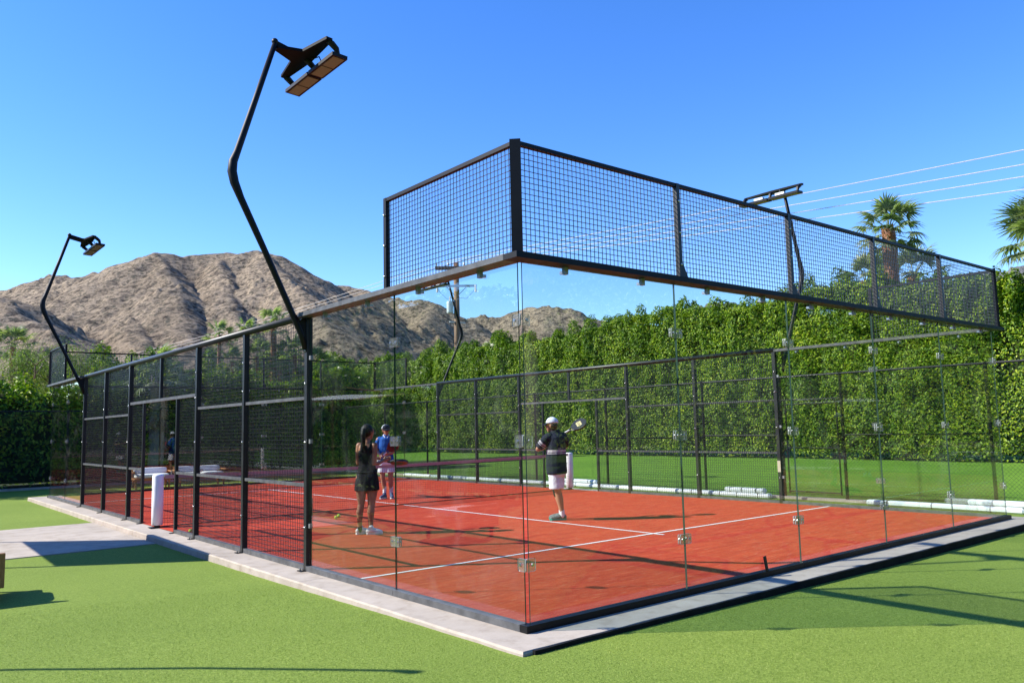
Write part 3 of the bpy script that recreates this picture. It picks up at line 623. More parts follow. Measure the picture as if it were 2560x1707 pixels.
# ================================================================== COURT WALLS
class WB(MB):
    def __init__(s, fn): super().__init__(); s.fn = fn
    def add(s, vs, fs, mi=0): return super().add([s.fn(*v) for v in vs], fs, mi)
def wires(wb, u0, u1, z0, z1, w, pitch=0.05, r=0.0025):
    def bar(a, b, ax):
        (ua, za), (ub, zb) = a, b; wv = w + (0.0044 if ax else 0)
        if ax: vs = [(ua+i*r, wv+j*r, q) for q in (za, zb) for i, j in ((-1, -1), (1, -1), (1, 1), (-1, 1))]
        else: vs = [(q, wv+i*r, za+j*r) for q in (ua, ub) for i, j in ((-1, -1), (1, -1), (1, 1), (-1, 1))]
        wb.add(vs, [(0, 1, 5, 4), (1, 2, 6, 5), (2, 3, 7, 6), (3, 0, 4, 7)])
    n = int(round((u1-u0)/pitch)); k = int(round((z1-z0)/pitch))
    for i in range(n+1): u = u0 + (u1-u0)*i/n; bar((u, z0), (u, z1), True)
    for i in range(k+1): z = z0 + (z1-z0)*i/k; bar((u0, z), (u1, z), False)
    return wb
def glass_panel(fn, u0, u1, root, z0=0.052, z1=2.998):
    wb = WB(fn); t = 0.006
    vs = [(u, w, z) for u in (u0, u1) for w in (-t, t) for z in (z0, z1)]
    wb.add(vs, [(0, 1, 5, 4), (2, 6, 7, 3)], 0); wb.add(vs, [(0, 2, 3, 1), (4, 5, 7, 6), (0, 4, 6, 2), (1, 3, 7, 5)], 1)
    return wb.obj('glass_panel', ['glass', 'glass_edge'], root, fix=True)
def rr_plate(u0, u1, z0, z1, c=0.018):
    pts = []
    for (cu, cz, a0) in ((u1-c, z1-c, 0), (u0+c, z1-c, 90), (u0+c, z0+c, 180), (u1-c, z0+c, 270)):
        for k in range(4): a = R(a0+30*k); pts.append((cu+c*math.cos(a), cz+c*math.sin(a)))
    return pts
def clamp(fn, u, z, panel, hw=0.082, hh=0.048):
    wb = WB(fn); pts = rr_plate(u-hw, u+hw, z-hh, z+hh); n = len(pts)
    for w0, w1 in ((0.0075, 0.0165), (-0.0165, -0.0075)):
        wb.add([(a, w0, b) for a, b in pts], [tuple(range(n))], 0); wb.add([(a, w1, b) for a, b in pts], [tuple(range(n))], 0)
        wb.add([(a, w0, b) for a, b in pts]+[(a, w1, b) for a, b in pts], [(k, (k+1) % n, n+(k+1) % n, n+k) for k in range(n)], 1)
    for s in (-1, 1):
        c = u+s*hw*0.62
        for w0, w1 in ((0.0166, 0.026), (-0.026, -0.0166)):
            q = [(c+0.013*math.cos(R(60*k)), z+0.013*math.sin(R(60*k))) for k in range(6)]
            wb.add([(a, w0, b) for a, b in q]+[(a, w1, b) for a, b in q], [tuple(range(6)), tuple(range(6, 12))]+[(k, (k+1) % 6, 6+(k+1) % 6, 6+k) for k in range(6)], 2)
    return wb.obj('clamp', ['clear_plastic', 'plastic_edge', 'steel'], panel, fix=True)
bolt_me = MB().sphere((0, 0, 0), 0.014, 0, 8, 6).mesh('bolt', ['steel'], True)
def bolt(fn, u, w, z, parent): return link('bolt', bolt_me, parent, fn(u, w, z))
def end_wall(label, fn):
    root = thing('end_wall', label, 'glass wall', fn(5, 0, 0))
    off = Vector(fn(5, 0, 0)); f = lambda u, w, z: tuple(Vector(fn(u, w, z)) - off)
    B = lambda nm, mt, a, b: WB(f).box(a, b).obj(nm, mt, root, fix=True)
    for i in range(5):
        B('base_rail', 'black_metal', (2*i-(0.045 if i == 0 else -0.002), -0.04, 0.0), (2*i+2+(0.045 if i == 4 else -0.002), 0.045, 0.058))
        B('top_rail', 'black_metal', (2*i-(0.145 if i == 0 else -0.001), -0.03, 3.0), (2*i+2+(0.145 if i == 4 else -0.001), 0.145, 3.05))
        p = glass_panel(f, 2*i+0.007+(0.02 if i == 0 else 0), 2*i+1.993-(0.02 if i == 4 else 0), root, 0.04)
        if i < 4:
            for z in (0.52, 1.51, 2.51): clamp(f, 2*i+2, z, p)
        for q in (0.5, 1.5):
            wb = WB(f); wb.box((2*i+q-0.02, 0.012, 2.935), (2*i+q+0.02, 0.05, 2.999)); wb.box((2*i+q-0.012, -0.03, 2.945), (2*i+q+0.012, 0.012, 2.97), 1)
            wb.obj('rail_bracket', ['galv', 'steel'], root, fix=True)
        wires(WB(f), 2*i+(0.025 if i else -0.03), 2*i+(1.975 if i < 4 else 2.03), 3.07, 3.965, 0.075).obj('wire_mesh', 'wire', root)['kind'] = 'stuff'
        B('mesh_rail', 'black_metal', (2*i+(0.0255 if i else -0.045), 0.06, 3.965), (2*i+(1.9745 if i < 4 else 2.045), 0.105, 4.0))
    for i in range(6):
        u = 2*i
        if i in (0, 5): continue
        po = WB(f).box((u-0.024, 0.0605, 3.051), (u+0.024, 0.110, 4.001)).add([(u+0.024, 0.10, 3.051), (u+0.11, 0.10, 3.051), (u+0.024, 0.10, 3.21), (u+0.024, 0.108, 3.051), (u+0.11, 0.108, 3.051), (u+0.024, 0.108, 3.21)], [(0, 1, 2), (3, 5, 4), (1, 4, 5, 2), (0, 3, 4, 1)]).obj('mesh_post', 'rail_metal', root, fix=True)
        for z in (3.18, 3.5, 3.82): bolt(f, u, 0.113, z, po)
    for u in (0, 10):     # angled corner plates
        sg = -1 if u == 0 else 1; a = 0.105
        vs = [(u+sg*(a-0.062), a+0.062+0.0, z) for z in (3.05, 4.03)] + [(u+sg*(a+0.0), a, z) for z in (3.05, 4.03)] + [(u+sg*(a-0.09), a+0.03, z) for z in (3.05, 4.03)] + [(u+sg*(a-0.03), a-0.03, z) for z in (3.05, 4.03)]
        if fn is near_fn or fn is far_fn:
            wb = WB(f)
            d1 = Vector((sg*1, -1, 0)).normalized(); d2 = Vector((sg*1, 1, 0)).normalized(); c = Vector((u+sg*0.075, 0.075, 0))
            P = [c+d1*x*0.046+d2*y*0.014 for x, y in ((-1, -1), (1, -1), (1, 1), (-1, 1))]
            wb.add([(q.x, q.y, z) for z in (3.051, 4.018) for q in P], [(0, 1, 2, 3), (4, 7, 6, 5), (0, 4, 5, 1), (1, 5, 6, 2), (2, 6, 7, 3), (3, 7, 4, 0)])
            wb.obj('corner_post', 'black_metal', root, fix=True)
    return root
near_fn = lambda u, w, z: (u, -w, z)
far_fn = lambda u, w, z: (u, 20+w, z)
left_fn = lambda u, w, z: (-w, u, z)
right_fn = lambda u, w, z: (10+w, u, z)
endA = end_wall('frameless glass end wall with wire mesh above, nearest the viewer on the right', near_fn)
endB = end_wall('glass end wall with wire mesh above, at the far end of the court', far_fn)
def side_wall(label, fn):
    root = thing('side_wall', label, 'court wall', fn(10, 0, 0)); off = Vector(fn(10, 0, 0)); f = lambda u, w, z: tuple(Vector(fn(u, w, z)) - off)
    B = lambda nm, mt, a, b: WB(f).box(a, b).obj(nm, mt, root, fix=True)
    for (u0, u1) in ((0, 2), (2, 4), (16, 18), (18, 20)):
        a = u0 + (0.02 if u0 == 0 else (0.045 if u0 == 16 else 0.007)); b = u1 - (0.02 if u1 == 20 else (0.045 if u1 == 4 else 0.007))
        p = glass_panel(f, a, b, root, 0.04)
        if u0 in (0, 16):
            for z in (0.52, 1.51, 2.51): clamp(f, u1, z, p)
        else:
            for z in (0.52, 1.51, 2.51):
                e = 4 if u0 == 2 else 16; s = -1 if e == 4 else 1
                WB(f).box((min(e+s*0.036, e+s*0.085), -0.018, z-0.025), (max(e+s*0.036, e+s*0.085), 0.018, z+0.025)).obj('clamp', 'galv', p, fix=True)
        b0 = u0 + (0.0455 if u0 == 0 else 0.002); b1 = u1 - (0.0455 if u1 == 20 else 0.002)
        B('base_rail', 'base_metal', (b0 if u0 != 16 else 16.036, -0.04, 0.0), (b1 if u1 != 4 else 3.964, 0.045, 0.058))
        B('top_rail', 'base_metal', (u0+(0.031 if u0 == 0 else 0.001), -0.03, 3.0), (u1-(0.031 if u1 == 20 else 0.001), 0.145, 3.05))
        for q in (0.5, 1.5):
            wb = WB(f); wb.box((u0+q-0.02, 0.012, 2.935), (u0+q+0.02, 0.05, 2.999)); wb.box((u0+q-0.012, -0.03, 2.945), (u0+q+0.012, 0.012, 2.97), 1)
            wb.obj('rail_bracket', ['galv', 'steel'], root, fix=True)
    for (e, u0, u1) in ((0, -0.045, 1.975), (20, 18.025, 20.045)):
        wires(WB(f), u0, u1, 3.07, 3.965, 0.075).obj('wire_mesh', 'wire', root)['kind'] = 'stuff'
        B('mesh_rail', 'black_metal', (u0, 0.06, 3.965), (u1, 0.105, 4.0))
        u = 2 if e == 0 else 18
        po = B('mesh_post', 'black_metal', (u-0.0245, 0.0605, 3.051), (u+0.0245, 0.110, 4.001))
        for z in (3.18, 3.5, 3.82): bolt(f, u, 0.113, z, po)
    # steel frame between the glass
    WB(f).tube([(4.0, 0.0, 3.035), (10, 0.0, 3.035), (16.0, 0.0, 3.035)], 0.048, 12).obj('top_pipe', 'rail_metal', root, smooth=True, fix=True)
    for u in (4, 6, 8, 12, 14, 16):
        po = B('post', 'rail_metal', (u-0.035, -0.035, 0.0005), (u+0.035, 0.04, 2.995))
        for z in (0.5, 1.5, 2.2, 2.6): bolt(f, u, -0.038, z, po); bolt(f, u, 0.043, z, po)
        wb = WB(f); wb.box((u-0.05, 0.04, 0.0003), (u+0.05, 0.115, 0.010)); 
        for q in (-0.03, 0.03): wb.tube([(u+q, 0.085, 0.010), (u+q, 0.085, 0.035)], 0.010, 6, 1)
        wb.obj('foot_plate', ['black_metal', 'steel'], root, fix=True)
    for u in (9.03, 11.03):
        B('door_jamb', 'rail_metal', (u-0.025, -0.025, 0.0005), (u+0.025, 0.025, 2.219)); B('foot_plate', 'black_metal', (u-0.04, 0.0255, 0.0003), (u+0.04, 0.09, 0.010))
    B('lintel', 'base_metal', (8.0355, -0.02, 2.22), (11.9645, 0.02, 2.27)); B('short_post', 'rail_metal', (9.97, -0.025, 2.2705), (10.03, 0.025, 2.99))
    for (a, b, zs) in ((4.0355, 5.9645, (0.99, 2.03)), (6.0355, 7.9645, (0.99, 2.03)), (8.0355, 9.0045, (0.99,)), (11.0555, 11.9645, (0.99,)), (12.0355, 13.9645, (0.99, 2.03)), (14.0355, 15.9645, (0.99, 2.03))):
        for z in zs: B('cross_rail', 'base_metal', (a, -0.02, z-0.02), (b, 0.02, z+0.02))
        B('base_rail', 'base_metal', (a, -0.03, 0.0004), (b, 0.03, 0.06))
    for (a, b, z0, z1) in ((4.04, 5.96, 0.07, 2.98), (6.04, 7.96, 0.07, 2.98), (8.04, 9.0, 0.07, 2.21), (11.06, 11.96, 0.07, 2.21), (12.04, 13.96, 0.07, 2.98), (14.04, 15.96, 0.07, 2.98), (8.04, 9.965, 2.28, 2.98), (10.035, 11.96, 2.28, 2.98)):
        wires(WB(f), a, b, z0, z1, -0.028).obj('wire_mesh', 'wire', root)['kind'] = 'stuff'
    B('latch_plate', 'plate', (3.966, -0.043, 0.62), (4.034, -0.0355, 0.84))
    return root
sideA = side_wall('long side wall of black steel mesh with glass ends, on the left of the court', left_fn)
sideB = side_wall('long side wall of black steel mesh with glass ends, on the far right of the court', right_fn)
# corner clamps belong to the end walls' outer panes
def corner_clamps(cx, cy, sx, sy, root):
    pr_ = root.location
    for z in (0.52, 1.51, 2.51):
        mb = MB(); hh = 0.052; L = 0.105; t0, t1 = 0.009, 0.018
        for ax in (0, 1):
            pts = rr_plate(0.0, L, z-hh, z+hh, 0.018); n = len(pts)
            def mp(a, w, b):
                u = (cx + sx*(a-0.018), cy - sy*w) if ax == 0 else (cx - sx*w, cy + sy*(a-0.018))
                return (u[0]-pr_.x, u[1]-pr_.y, b)
            mb.add([mp(a, t0, b) for a, b in pts], [tuple(range(n))], 0); mb.add([mp(a, t1, b) for a, b in pts], [tuple(range(n))], 0)
            mb.add([mp(a, t0, b) for a, b in pts]+[mp(a, t1, b) for a, b in pts], [(k, (k+1) % n, n+(k+1) % n, n+k) for k in range(n)], 1)
            q = [(0.068+0.014*math.cos(R(60*k)), z+0.014*math.sin(R(60*k))) for k in range(6)]
            mb.add([mp(a, t1, b) for a, b in q]+[mp(a, t1+0.011, b) for a, b in q], [tuple(range(6)), tuple(range(6, 12))]+[(k, (k+1) % 6, 6+(k+1) % 6, 6+k) for k in range(6)], 2)
        mb.obj('corner_clamp', ['clear_plastic', 'plastic_edge', 'steel'], root, fix=True)
corner_clamps(0, 0, 1, 1, endA); corner_clamps(10, 0, -1, 1, endA); corner_clamps(0, 20, 1, -1, endB); corner_clamps(10, 20, -1, -1, endB)

# ------------------------------------------------------------------ court lights
def court_light(label, x, y, side, group='tall bent court lights'):
    """side -1: post leans to -x, +1: to +x; head hangs over the court"""
    root = thing('court_light', label, 'court light', (x, y, 2.55), 0, group); s = side
    q = lambda o, z: (s*o, 0, z-2.55)
    path = [(0.045, 2.62), (0.10, 2.80), (0.30, 3.22), (0.55, 3.74), (0.86, 4.36), (0.935, 4.53), (0.965, 4.66), (0.955, 4.78), (0.91, 4.90), (0.70, 5.58), (0.455, 6.38)]
    rad = [0.030, 0.036, 0.037, 0.037, 0.042, 0.052, 0.055, 0.052, 0.042, 0.036, 0.032]
    MB().tube([q(*p) for p in path], rad, 12).obj('pole', 'black_metal', root, smooth=True)
    mb = MB(); g = [(0.045, 2.58), (0.045, 3.0), (0.095, 2.985), (0.125, 2.965), (0.165, 3.02), (0.23, 3.09), (0.12, 2.83), (0.06, 2.66)]
    n = len(g); mb.add([(s*a, -0.022, z-2.55) for a, z in g]+[(s*a, 0.022, z-2.55) for a, z in g], [tuple(range(n)), tuple(range(2*n-1, n-1, -1))]+[(k, n+k, n+(k+1) % n, (k+1) % n) for k in range(n)])
    mb.obj('gusset', 'black_metal', root, fix=True)
    MB().tube([q(0.455, 6.38), q(0.10, 6.30)], 0.03, 8).obj('arm', 'black_metal', root)
    MB().sphere(q(0.46, 6.39), 0.042, 0).obj('pivot', 'black_metal', root, smooth=True)
    # folded sheet bracket: arm flares into the crossbar
    mb = MB(); a = [(0.44, -0.05), (0.18, -0.17), (0.10, -0.66), (0.02, -0.66), (-0.02, 0.0), (0.02, 0.66), (0.10, 0.66), (0.18, 0.17), (0.44, 0.05)]; n = len(a)
    mb.add([(s*u, v, 6.335-2.55-0.09*(0.44-u)) for u, v in a]+[(s*u, v, 6.30-2.55-0.09*(0.44-u)) for u, v in a], [tuple(range(n)), tuple(range(2*n-1, n-1, -1))]+[(k, n+k, n+(k+1) % n, (k+1) % n) for k in range(n)])
    mb.obj('crossbar', 'lamp_black', root, fix=True)
    for v in (-0.62, 0.0, 0.62):
        MB().tube([(s*0.06, v, 6.27-2.55), (s*0.01, v, 6.25-2.55), (s*-0.05, v, 6.20-2.55), (s*-0.07, v, 6.13-2.55)], [0.030, 0.040, 0.036, 0.028], 6).obj('bracket', 'black_metal', root)
    for v in (-0.345, 0.345):
        mb = MB(); tl = R(-3)*s
        def rot(px, py, pz):
            c_, s_ = math.cos(tl), math.sin(tl); return (s*-0.07 + px*c_ + pz*s_, v+py, 6.10-2.55 - px*s_ + pz*c_)
        def rb(a, b, mi):
            (x0, y0, z0), (x1, y1, z1) = a, b
            mb.add([rot(*t) for t in [(x0,y0,z0),(x1,y0,z0),(x1,y1,z0),(x0,y1,z0),(x0,y0,z1),(x1,y0,z1),(x1,y1,z1),(x0,y1,z1)]], [(0,3,2,1),(4,5,6,7),(0,1,5,4),(1,2,6,5),(2,3,7,6),(3,0,4,7)], mi)
        rb((-0.10, -0.33, -0.02), (0.10, 0.33, 0.025), 0); rb((-0.072, -0.30, -0.023), (0.072, -0.012, -0.0205), 1); rb((-0.072, 0.012, -0.023), (0.072, 0.30, -0.0205), 1)
        rb((-0.04, -0.20 if v > 0 else 0.0, 0.04), (0.03, 0.0 if v > 0 else 0.20, 0.085), 2)
        mb.obj('flood_lamp', ['black_metal', 'lamp_lens', 'driver_white'], root, fix=True)
    MB().tube([(s*0.02, -0.1, 6.25-2.55), (s*-0.03, -0.20, 6.26-2.55), (s*-0.06, -0.24, 6.14-2.55)], 0.008, 5).obj('cable', 'black_metal', root)
    return root
court_light('tall bent black court light nearest the camera, rising high left of centre', 0.0, 4.0, -1)
court_light('tall bent black court light at the far left in front of the hill', 0.0, 16.0, -1)
court_light('tall bent black court light behind the mesh corner on the right', 10.06, 3.88, 1)
court_light('tall bent black court light beside the utility pole, seen through the glass', 10.0, 16.0, 1)

# ------------------------------------------------------------------ net
net = thing('net', 'black padel net with mauve top tape between white padded posts', 'net', (5, 10, 0))
def nz(x): return 0.88 + 0.04*(x/5.0)**2
mb = MB(); r = 0.0014
for i in range(223):
    x = -4.98 + 9.96*i/222; mb.add([(x+a*r, b*r, z) for z in (0.03, nz(x)-0.03) for a, b in ((-1, -1), (1, -1), (1, 1), (-1, 1))], [(0, 1, 5, 4), (1, 2, 6, 5), (2, 3, 7, 6), (3, 0, 4, 7)])
for k in range(20):
    for i in range(16):
        xa, xb = -4.98+9.96*i/16, -4.98+9.96*(i+1)/16
        vs = [(x, a*r, 0.03+(nz(x)-0.06)*k/19 + b*r) for x in (xa, xb) for a, b in ((-1, -1), (1, -1), (1, 1), (-1, 1))]
        mb.add(vs, [(0, 1, 5, 4), (1, 2, 6, 5), (2, 3, 7, 6), (3, 0, 4, 7)])
mb.obj('netting', 'wire', net)['kind'] = 'stuff'
mb = MB(); vs = []; fs = []
for i in range(25):
    x = -4.9+9.8*i/24; z = nz(x); vs += [(x, -0.006, z-0.062), (x, -0.007, z), (x, 0.007, z), (x, 0.006, z-0.062)]
for i in range(24):
    for k in range(4): fs.append((i*4+k, i*4+(k+1) % 4, (i+1)*4+(k+1) % 4, (i+1)*4+k))
mb.add(vs, fs).obj('top_tape', 'tape', net, fix=True)
MB().box((-4.97, -0.008, 0.016), (4.97, 0.008, 0.035)).obj('bottom_cord', 'wire', net)
for x in (-5.0, 5.0):
    mb = MB(); n = 20; sg = 1 if x < 0 else -1
    prof = [(0.085, 0.05), (0.094, 0.055), (0.096, 0.5), (0.094, 0.90), (0.085, 0.93), (0.04, 0.935)]
    mb.tube([(0, 0, z) for _, z in prof], [rr for rr, _ in prof], n)
    o = mb.obj('padded_post', 'white_vinyl', net, smooth=True, loc=(x-0.0*sg, 0.06, 0)); 
    MB().tube([(0, 0, 0.012), (0, 0, 0.05)], 0.05, 10).obj('post_core', 'black_metal', o)
    MB().box((-0.13, -0.09, 0.0105), (0.05, 0.09, 0.0195)).obj('base_plate', 'black_metal', o)
    MB().box((-0.0985, -0.012, 0.66), (-0.070, 0.012, 0.68)).obj('strap', 'black_metal', o)

# ------------------------------------------------------------------ chain-link fences
def chain_mesh(u0, u1, z0, z1, mp, pitch=0.075, r=0.0018):
    mb = MB(); H = z1-z0; n = int((u1-u0+H)/pitch)
    for sgn in (1, -1):
        for i in range(n):
            b = u0 - H + i*pitch if sgn > 0 else u0 + i*pitch
            a_u, a_z, c_u, c_z = b, z0, b+sgn*H, z1
            lo, hi = 0.0, 1.0
            for lim, up in ((u0, False), (u1, True)):
                t = (lim-a_u)/(c_u-a_u)
                inside0 = a_u <= lim if up else a_u >= lim; inside1 = c_u <= lim if up else c_u >= lim
                if inside0 and not inside1: hi = min(hi, t)
                elif inside1 and not inside0: lo = max(lo, t)
                elif not inside0 and not inside1: lo, hi = 1, 0
            if hi-lo < 0.02: continue
            A = (a_u+(c_u-a_u)*lo, a_z+(c_z-a_z)*lo); B_ = (a_u+(c_u-a_u)*hi, a_z+(c_z-a_z)*hi)
            vs = [mp(q[0]+dx, w+0.0036*(sgn > 0), q[1]) for q in (A, B_) for dx, w in ((-r*1.4, 0), (0, -r), (r*1.4, 0), (0, r))]
            mb.add(vs, [(0, 1, 5, 4), (1, 2, 6, 5), (2, 3, 7, 6), (3, 0, 4, 7)])
    return mb
def fence(label, mp, u0, u1, posts, h, base, origin, gate=None, midrail=None):
    root = thing('chain_link_fence', label, 'fence', origin); off = Vector(origin); f = lambda u, w, z: tuple(Vector(mp(u, w, z))-off)
    for u in posts: MB().tube([f(u, 0, base-0.15), f(u, 0, h+0.04)], 0.034, 8).obj('post', 'black_metal', root)
    MB().tube([f(u0, 0, h), f(u1, 0, h)], 0.022, 8).obj('top_rail', 'black_metal', root)
    for (a, b, z) in (midrail or []): MB().tube([f(a, 0, z), f(b, 0, z)], 0.018, 6).obj('mid_rail', 'black_metal', root)
    for k in range(int(math.ceil((u1-u0)/6.0))):
        a = u0+6*k; b = min(u1, a+6.0)
        chain_mesh(a, b, base+0.04, h, lambda u, w, z: f(u, w+0.04, z)).obj('chain_mesh', 'wire', root)['kind'] = 'stuff'
    for (a, b, zt) in (gate or []):
        for u in (a, b): MB().tube([f(u, 0.0, base+0.08), f(u, 0.0, zt)], 0.020, 6).obj('gate_stile', 'black_metal', root)
        for z in (base+0.12, 1.02, zt-0.02): MB().tube([f(a, 0, z), f(b, 0, z)], 0.018, 6).obj('gate_rail', 'black_metal', root)
    return root
posts = [-11.2, -8.2, -5.2, -2.2, 0.85, 3.7, 5.15, 7.3, 10.6, 13.6, 16.6, 19.6, 22.6, 25.8]
fence('black chain-link fence with gate between the court and the lawn on the right', lambda u, w, z: (11.96-w, u, z), -14, 26.0, posts, 2.6, -0.05, (11.96, 6, -0.05),
      gate=[(3.82, 5.03, 2.0)], midrail=[(3.7, 5.15, 2.08), (0.85, 3.7, 1.30), (5.15, 7.3, 1.30), (7.3, 10.6, 1.25)])
fence('black chain-link fence in front of the shaded hedge at the far end', lambda u, w, z: (u, 25.94-w, z), -14, 11.9, [-13.5, -10.5, -7.5, -4.5, -1.5, 1.5, 4.5, 7.5, 10.5], 2.5, -0.02, (0, 25.94, -0.02))

# ------------------------------------------------------------------ white rolled barriers along the fence
gb = 'white rolled barriers lying along the fence'
def barrier(y0, y1, x, z, r, lab):
    o = thing('rolled_barrier', lab, 'barrier', (x, (y0+y1)/2, z-r-0.031), 0, gb); L = (y1-y0)/2
    prof = [(-L, r*0.9), (-L+0.02, r), (L-0.02, r), (L, r*0.9)]
    MB().bbox((-r*1.3, -L, 0.002), (r*1.3, L, r*1.75), 0.03).obj('roll', 'white_vinyl', o, smooth=False)
    for v in (-L*0.62, L*0.1, L*0.7): MB().bbox((-r*1.3-0.003, v-0.02, 0.0), (r*1.3+0.003, v+0.02, r*1.75+0.003), 0.03).obj('strap', 'black_metal', o)
bx = 11.62
for a, b, x, z, lab in [(-2.6, 0.25, bx, 0.0, 'white rolled barrier nearest the right picture edge, lower one'),
   (0.28, 3.1, bx, 0.0, 'white rolled barrier under the right end of the glass wall'), (-1.6, 1.2, bx+0.02, 0.108, 'white rolled barrier lying on top at the right edge'),
   (5.3, 6.85, bx, 0.0, 'short white rolled barrier on the ground beside the gate posts'), (5.45, 6.5, bx+0.02, 0.108, 'short white rolled barrier stacked on another beside the gate'),
   (6.88, 9.85, bx, 0.0, 'white rolled barrier on the ground right of the far net post'), (9.88, 12.8, bx, 0.0, 'white rolled barrier on the ground behind the man in white shorts'),
   (10.7, 12.3, bx+0.02, 0.108, 'white rolled barrier stacked behind the net beside the man in white shorts'), (12.83, 16.7, bx, 0.0, 'white rolled barrier seen through the net, left of the stacked one'), (16.73, 20.6, bx, 0.0, 'white rolled barrier furthest along the fence')]:
    barrier(a, b, x, z, 0.062, lab)

# ================================================================== FURNITURE AND SMALL THINGS
def sofa(label, loc, rz, width, seats, group=None, name='sofa', backrest=True):
    root = thing(name, label, 'sofa', loc, rz, group); w = width/2; d = 0.40
    for sx in (-1, 1):
        for sy in (-1, 1):
            MB().add([(sx*(w-0.06)+a, sy*(d-0.06)+b, z) for z, s in ((0, 0.022), (0.27, 0.032)) for a, b in ((-s, -s), (s, -s), (s, s), (-s, s))], [(0, 3, 2, 1), (4, 5, 6, 7), (0, 1, 5, 4), (1, 2, 6, 5), (2, 3, 7, 6), (3, 0, 4, 7)]).obj('leg', 'teak', root)
    MB().bbox((-w, -d, 0.272), (w, d, 0.335), 0.008).obj('seat_frame', 'teak', root)
    if backrest:
        for k in range(seats+1):
            x = -w+0.03+(2*w-0.06)*k/seats
            MB().tube([(x, d-0.03, 0.336), (x, d+0.05, 0.63)], 0.02, 6).obj('back_post', 'teak', root)
        for z in (0.48, 0.63): MB().bbox((-w, d-0.03+(z-0.336)*0.25, z-0.025), (w, d+0.01+(z-0.336)*0.25, z+0.025), 0.006).obj('back_rail', 'teak', root)
        for sx in (-1, 1): MB().bbox((sx*w-0.03, -d, 0.52), (sx*w+0.03, d-0.01, 0.555), 0.006).obj('arm_rest', 'teak', root)
    sw = 2*w/seats
    def cush(a, b, nm, tilt=0.0):
        bm = bmesh.new(); bmesh.ops.create_cube(bm, size=1)
        bmesh.ops.subdivide_edges(bm, edges=bm.edges[:], cuts=5, use_grid_fill=True)
        for v in bm.verts:
            c = v.co*2; m = 1 - 0.06*(abs(c.x)**6+abs(c.y)**6+abs(c.z)**6)
            p = Vector((c.x*m, c.y*m, c.z*m))
            p.z *= 1 + 0.10*(1-c.x*c.x)*(1-c.y*c.y)
            v.co = Vector([(a[i]+b[i])/2 + p[i]*(b[i]-a[i])/2 for i in range(3)]); v.co.y += tilt*(v.co.z-a[2])
        MB().bm(bm).obj(nm, 'cushion', root, smooth=True)
    for k in range(seats):
        x0 = -w+sw*k+0.015; cush((x0, -d+0.01, 0.337), (x0+sw-0.03, d-0.12, 0.47), 'seat_cushion')
        if backrest: cush((x0, d-0.21, 0.47), (x0+sw-0.03, d-0.05, 0.655), 'back_cushion', 0.22)
    return root
gs = 'white cushioned teak sofas beyond the far end of the court'
sofa('white cushioned teak sofa beyond the far end of the court, left one', (3.4, 22.9, -0.095), R(-8), 1.1, 1, gs)
sofa('white cushioned teak sofa beyond the far end of the court, right one', (4.85, 22.6, -0.095), R(-4), 1.5, 2, gs)
bn = sofa('dark wooden bench with white cushion cut off by the left edge, lit from behind', (-3.30, 5.52, -0.09), R(-7), 0.85, 1, None, 'bench', False); bn['category'] = 'bench'
MB().bbox((-0.43, -0.447, 0.16), (0.43, -0.407, 0.52), 0.008).obj('end_panel', 'teak', bn)
sofa('white cushioned sofa standing left of the picture, mirrored in the side glass', (-4.6, 4.0, -0.09), R(60), 1.9, 2, None, 'sofa', False)
sofa('white cushioned bench left of the picture, mirrored in the side glass', (-6.6, 6.6, -0.09), R(80), 1.7, 2, None, 'sofa', False)
# shade canopy at the left edge
can = thing('shade_canopy', 'pale canvas shade canopy whose corner shows at the left edge', 'canopy', (-3.7, 10.2, -0.09))
cc = [(-2.72, 7.95, 2.17), (-2.75, 10.9, 2.25), (-4.65, 12.6, 2.45), (-4.62, 9.3, 2.35)]
lc = [(x+3.7, y-10.2, z+0.09) for x, y, z in cc]; n6 = 8; vs = []; fs = []
for i in range(n6+1):
    for j in range(n6+1):
        a, b = i/n6, j/n6; p = [(lc[0][k]*(1-a)+lc[1][k]*a)*(1-b)+(lc[3][k]*(1-a)+lc[2][k]*a)*b for k in range(3)]; p[2] += 0.06*math.sin(math.pi*a)*math.sin(math.pi*b); vs.append(tuple(p))
for i in range(n6):
    for j in range(n6): fs.append((i*(n6+1)+j, (i+1)*(n6+1)+j, (i+1)*(n6+1)+j+1, i*(n6+1)+j+1))
mbc = MB().add(vs, fs); k0 = len(vs); mbc.add([(x, y, z-0.012) for x, y, z in vs], [tuple(reversed(f)) for f in fs]); mbc.obj('canvas', 'canvas', can, smooth=True)
for i in range(4):
    a, b = Vector(lc[i]), Vector(lc[(i+1) % 4]); MB().tube([a, b], 0.022, 6).obj('edge_beam', 'teak', can)
for (x, y, z) in (lc[2], lc[3]): MB().tube([(x-0.05, y, 0), (x, y, z)], 0.035, 8).obj('pole', 'teak', can)
MB().tube([lc[3], (lc[3][0]*0.5+lc[1][0]*0.5, lc[3][1]*0.5+lc[1][1]*0.5, lc[1][2]+0.28)], 0.02, 6).obj('rafter', 'teak', can)
# added unseen post, bent so that its thin shadow crosses the foreground
arc = thing('shadow_post', 'added unseen arched post left of the picture, shaped to cast a thin shadow', 'light', (-6.9, 5.05, -0.09))
MB().tube([(0, 0, 0), (0.05, -0.02, 1.3), (0.25, -0.3, 2.2), (0.75, -0.85, 2.85), (1.45, -1.6, 3.05), (2.1, -2.3, 2.97), (2.75, -2.95, 2.8)], 0.024, 8).obj('post', 'black_metal', arc, smooth=True)
MB().tube([(2.7, -2.9, 2.82), (2.95, -3.15, 2.66)], [0.03, 0.045], 14).obj('shade', 'black_metal', arc)  # thicker end of the added shadow-casting post
